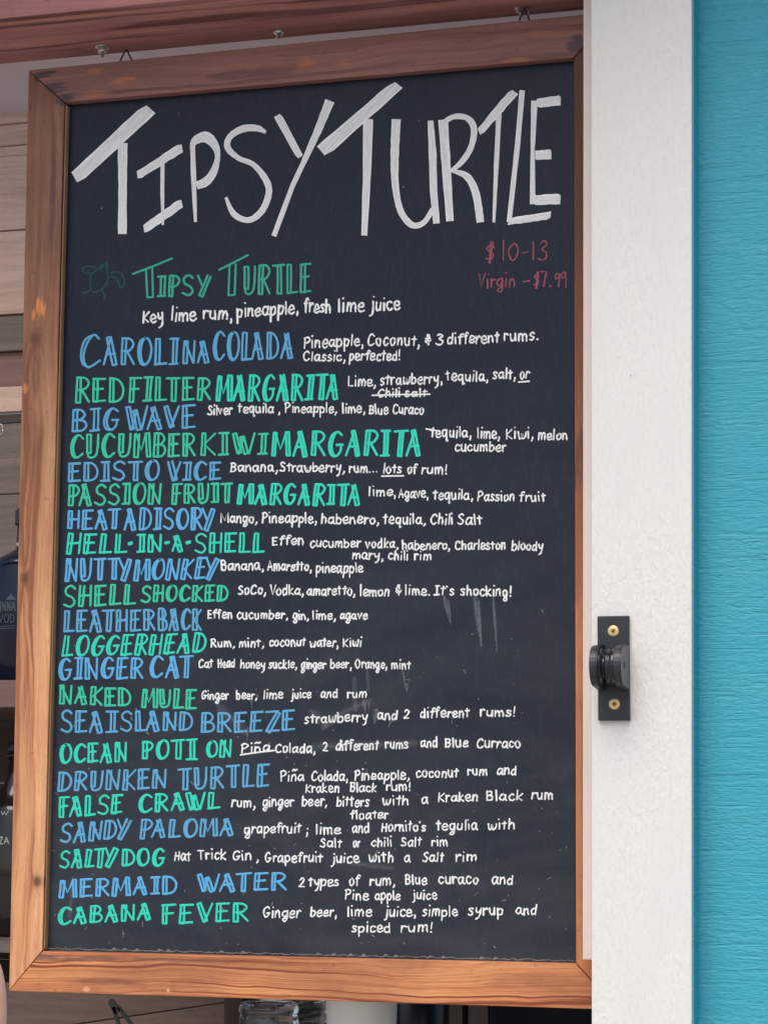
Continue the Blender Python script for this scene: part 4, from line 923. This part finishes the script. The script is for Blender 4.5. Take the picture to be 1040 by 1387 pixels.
if True:
    t0 = [(lx(8.5), 812), (lx(15), 804), (lx(22), 812)]
    for (a, b) in ((t0[0], t0[1]), (t0[1], t0[2])):
        n = len(D['v'])
        for k in range(5):
            x = a[0] + (b[0] - a[0]) * k / 4; vv = a[1] + (b[1] - a[1]) * k / 4
            for z in (px(10, vv, front).z, px(10, 812.4, front).z): D['v'].append((c0.x + x, c0.y - math.sqrt((rad + .0004) ** 2 - x * x), z))
        for k in range(4): D['f'].append((n + 2 * k, n + 2 * k + 1, n + 2 * k + 3, n + 2 * k + 2))
    for vv in (847.5, 850.5):
        n = len(D['v'])
        for k in range(13):
            x = lx(-10 + 32 * k / 12); x = max(-rad * .95, x)
            for z in (px(10, vv, front).z, px(10, vv + .8, front).z): D['v'].append((c0.x + x, c0.y - math.sqrt((rad + .0004) ** 2 - x * x), z))
        for k in range(12): D['f'].append((n + 2 * k, n + 2 * k + 1, n + 2 * k + 3, n + 2 * k + 2))
link('label_print', mesh('label_print', D['v'], D['f']), M['print_grey'], bt)

b2 = empty('dark_bottle', 'dark spirits bottle with black cap and white lettering, half hidden behind the left rail', 'bottle')
c2 = px(22, 1100); r2 = .036; z2 = zs2 + .0005; cp1 = px(14, 1004).z; cp0 = px(14, 1018).z; nk = px(14, 1075).z; sh_ = px(14, 1088).z
link('bottle_glass', lathe([(.001, 0), (r2 * .95, .001), (r2, .005), (r2, sh_ - z2 - .012), (r2 * .8, sh_ - z2), (.0125, nk - z2 + .02), (.0105, cp0 - z2), (.001, cp0 - z2)], c2.x, c2.y, z2, 56), M['bottle_dark'], b2)
link('cap', lathe([(.001, 0), (.0125, 0), (.013, .002), (.0125, cp1 - cp0), (.001, cp1 - cp0 + .0006)], c2.x, c2.y, cp0, 32), M['black_plastic'], b2)
link('neck_band', lathe([(.0130, 0), (.0150, .001), (.0150, .004), (.0130, .005)], c2.x, c2.y, px(14, 1026).z, 32), M['black_gloss'], b2)
D = {'v': [], 'f': []}; fr2 = c2.y - r2
def lx2(u): return px(u, 1138, fr2).x - c2.x
arc_text(D, 'ZA', [(lx2(-1), lx2(5)), (lx2(6), lx2(13))], px(8, 1143, fr2).z, px(8, 1134, fr2).z - px(8, 1143, fr2).z, c2.x, c2.y, r2, .0016)
arc_text(D, 'VV', [(lx2(1), lx2(6)), (lx2(5), lx2(11))], px(8, 1104, fr2).z, px(8, 1099, fr2).z - px(8, 1104, fr2).z, c2.x, c2.y, r2, .0012)
link('label_print', mesh('label_print', D['v'], D['f']), M['print_white'], b2, kind='stuff')

# bar counter below, with things standing on it
zcn = P(360, 1357, .16).z - .135
link('counter', box(-1.3, .75, .06, .86, zcn - .04, zcn, uo=.5, bev=.001), M['room_plank'], kind=Hs)
def tumbler(u, v, Y, r, label):
    """upside-down ribbed glass: base on top"""
    p = P(u, v, Y); H = p.z - zcn - .0005
    e = empty('tumbler', label, 'glass', group='upside-down tumblers under the board')
    R2 = r * 1.32
    out = [(r * .55, H - .0035), (r * .86, H - .003), (r * .95, H), (r, H - .002), (r * 1.01, H - .009), (r * .955, H - .0115), (r * .985, H - .017)]
    out += [(r + (R2 - r) * (k / 8), (H - .018) * (1 - k / 8)) for k in range(1, 9)]
    inn = [(R2 - .0022 - (R2 - r) * (k / 8), (H - .024) * (k / 8)) for k in range(0, 9)] + [(r * .6, H - .026), (.0006, H - .0262)]
    prof = [(.0006, H - .004)] + out + inn
    seg = 72; vsl, fs = [], []
    for j, (rr, z) in enumerate(prof):
        for k in range(seg):
            a = 2 * math.pi * k / seg
            q = rr
            if 8 <= j <= 15: q = rr * (1 + .012 * math.cos(a * 18))
            vsl.append((p.x + q * math.cos(a), p.y + q * math.sin(a), zcn + .0005 + z))
    for j in range(len(prof) - 1):
        for k in range(seg): fs.append((j * seg + k, j * seg + (k + 1) % seg, (j + 1) * seg + (k + 1) % seg, (j + 1) * seg + k))
    fs.append(tuple(range(seg))); fs.append(tuple((len(prof) - 1) * seg + k for k in range(seg)))
    link('glass_body', fix(mesh('tumbler', vsl, fs, smooth=True)), M['glass'], e)
tumbler(364.5, 1357, .16, .031, 'front upside-down glass tumbler just below the bottom rail')
tumbler(405, 1354, .30, .034, 'upside-down glass tumbler behind the front one, next to the white container')
p = P(490, 1345, .125)
link('white_container', lathe([(.001, 0), (.030, 0), (.0315, .004), (.034, .06), (.0362, .15), (.0370, .152), (.0370, .157), (.034, .158), (.032, .15), (.028, .01), (.001, .008)], p.x, p.y, zcn + .0005, 56), M['container'],
    label='pale grey round container below the middle of the bottom rail', cat='container')
p = P(571, 1345, .40)
link('navy_canister', lathe([(.001, 0), (.028, 0), (.029, .003), (.029, .128), (.026, .134), (.012, .150), (.011, .175), (.001, .176)], p.x, p.y, zcn + .0005, 48), M['navy'],
    label='dark navy bottle right of the pale container below the frame', cat='bottle')
for (u0, u1, Y, lab) in ((608, 626, .62, 'narrow grey brown upright behind the navy bottle'), (634, 661, .60, 'wider grey brown upright left of the black opening below the frame')):
    xa, xb = P(u0, 1370, Y).x, P(u1, 1370, Y).x
    link('upright', box(xa, xb, Y, Y + .03, zcn + .0005, zcn + .42, axis=1, uo=u0, bev=.001), M['plank_grey2'], label=lab, cat='upright')
xa, xb = P(662, 1370, .58).x, P(810, 1370, .58).x
link('dark_interior', box(xa, xb, .585, .80, zcn + .0005, zcn + .45, bev=.002), M['black_navy'], label='near black panel put in for the dark interior below the right end of the bottom rail', cat='dark_panel')  # near black panel: the room's darkness put into its colour
# low crate of brown boards, one lying askew, left below the frame
cr = empty('crate', 'dim brown wooden crate with a slanting joint, below the left end of the bottom rail', 'crate')
YC = .42
def pq(pts, Y): return [(P(u, v, Y).x, P(u, v, Y).z) for u, v in pts]
link('board', prism(pq([(-60, 1500), (-60, 1412), (305, 1359), (305, 1500)], YC), YC, YC + .018, axis=0, bev=.0008, uo=.1), M['plank_dark'], cr)
link('board', prism(pq([(-60, 1410.5), (-60, 1335), (305, 1320), (305, 1357.5)], YC), YC + .004, YC + .022, axis=0, bev=.0008, uo=.9), M['plank_dark'], cr)
link('corner_post', prism(pq([(306, 1500), (331, 1500), (331, 1315), (306, 1315)], YC), YC - .006, YC + .03, axis=1, bev=.001), M['dark_brown'], cr)
# tongs leaning up out of the crate
tg = empty('tongs', 'dark metal tongs with a rounded tip, upright below the left end of the bottom rail', 'tongs')
YT = .30
def strip(pts, wd, thick=.002):
    q = [P(u, v, YT) for u, v in pts]; vsl, fs = [], []
    for i, a in enumerate(q):
        b = q[min(i + 1, len(q) - 1)]; c_ = q[max(i - 1, 0)]; d = (b - c_).normalized(); n = Vector((-d.z, 0, d.x)) * wd[i] / 2
        for (sg, yy) in ((1, 0), (-1, 0), (-1, thick), (1, thick)): vsl.append(a + n * sg + Vector((0, yy, 0)))
    for i in range(len(q) - 1):
        for k in range(4): fs.append((i * 4 + k, i * 4 + (k + 1) % 4, (i + 1) * 4 + (k + 1) % 4, (i + 1) * 4 + k))
    n = (len(q) - 1) * 4; fs += [(0, 1, 2, 3), (n, n + 1, n + 2, n + 3)]
    return fix(mesh('strip', vsl, fs))
link('tip', strip([(149, 1354), (150.5, 1357), (155, 1364), (160, 1372)], [.004, .0075, .0085, .008]), M['tongs'], tg)
link('arm', strip([(154, 1364), (157, 1376), (162, 1392), (175, 1440)], [.004, .0042, .0045, .0045]), M['tongs'], tg)
link('arm', strip([(160, 1364), (169, 1376), (178, 1388), (205, 1440)], [.004, .0042, .0045, .0045]), M['tongs'], tg)

# ------------------------------------------------------------------ unseen slab added over the opening to shade the top of the board
ht = empty('unseen_slab', 'unseen white slab above the header, added to shade the top of the board', 'unseen_slab')
hz = zh + .20; hy = yfront - .012
def slab(p0, p1, x0, x1, th, mat, parent, name):
    (ya, za), (yb, zb_) = p0, p1
    d = Vector((0, yb - ya, zb_ - za)).normalized(); n = Vector((0, -d.z, d.y)) * th
    vsl = []
    for x in (x0, x1):
        for (y, z) in ((ya, za), (yb, zb_)): vsl.append((x, y, z)); vsl.append((x, y + n.y, z + n.z))
    fs = [(0, 1, 3, 2), (4, 6, 7, 5), (0, 2, 6, 4), (1, 5, 7, 3), (0, 4, 5, 1), (2, 3, 7, 6)]
    return link(name, fix(mesh(name, vsl, fs)), mat, parent)
slab((hy - .02, hz + .05), (hy - SHADE_D, hz + SHADE_R), -1.3, sx0 + .02, .02, M['unseen_slab'], ht, 'shade_slab')
slab((YB + .05, BZ + .95), (.45, BZ + 1.0), -1.5, 3, .03, M['unseen_slab'], None, 'ceiling')['kind'] = Hs

# ------------------------------------------------------------------ a hand at the left edge
hand = empty('hand', 'thumb of a raised bare hand in front of the bottom left corner of the frame', 'hand')
def Hp(u, v, dpt):
    d = CM @ Vector(((u - 520) / FPX, (693.5 - v) / FPX, -1.0)); return CAM_LOC + d * dpt
def skin_body(name, chains, mat, parent):
    """chains: lists of (point, radius); chains that start at an index tuple grow from an existing joint"""
    vsl, es, rs_ = [], [], []
    for start, pts in chains:
        prev = start
        for (p_, r_) in pts:
            vsl.append(p_); rs_.append(r_)
            if prev is not None: es.append((prev, len(vsl) - 1))
            prev = len(vsl) - 1
    me = bpy.data.meshes.new(name); me.from_pydata([tuple(v) for v in vsl], es, [])
    o = link(name, me, mat, parent)
    sk = o.modifiers.new('skin', 'SKIN'); sk.use_smooth_shade = True
    for i, r_ in enumerate(rs_):
        me.skin_vertices[0].data[i].radius = (r_, r_)
    me.skin_vertices[0].data[0].use_root = True
    ss = o.modifiers.new('sub', 'SUBSURF'); ss.levels = 2; ss.render_levels = 2
    return o
q = 1 / 2500; D0 = 1.2
ch = [(None, [(Hp(-330, 2300, D0 + .05), .040), (Hp(-250, 1950, D0 + .03), .034), (Hp(-170, 1720, D0 + .01), .027), (Hp(-130, 1620, D0), .032), (Hp(-110, 1540, D0), .030)]),
      (3, [(Hp(-52, 1520, D0 - .004), .0155), (Hp(-26, 1440, D0 - .008), .0133), (Hp(-19, 1380, D0 - .008), .0128), (Hp(-20, 1325, D0 - .008), .0120), (Hp(-24, 1292, D0 - .008), .0085)]),
      (4, [(Hp(-80, 1450, D0 - .012), .0108), (Hp(-84, 1370, D0 - .03), .0098), (Hp(-92, 1385, D0 - .055), .0090), (Hp(-96, 1440, D0 - .056), .0078)]),
      (4, [(Hp(-112, 1440, D0 - .012), .0112), (Hp(-118, 1350, D0 - .03), .0100), (Hp(-124, 1368, D0 - .058), .0092), (Hp(-126, 1430, D0 - .06), .0080)]),
      (4, [(Hp(-144, 1450, D0 - .012), .0105), (Hp(-152, 1368, D0 - .03), .0095), (Hp(-156, 1384, D0 - .054), .0088), (Hp(-156, 1440, D0 - .056), .0078)]),
      (4, [(Hp(-172, 1470, D0 - .010), .0095), (Hp(-184, 1405, D0 - .026), .0085), (Hp(-186, 1418, D0 - .046), .0078), (Hp(-184, 1460, D0 - .048), .0070)])]
skin_body('body', ch, M['skin'], hand)

slab((Y_TEAL + .1, BZ + .92), (-.36, BZ + .84), -2.2, 3.6, .03, M['unseen_slab'], None, 'added_overhang')['kind'] = Hs  # unseen slab, added to shade the upper post and wall
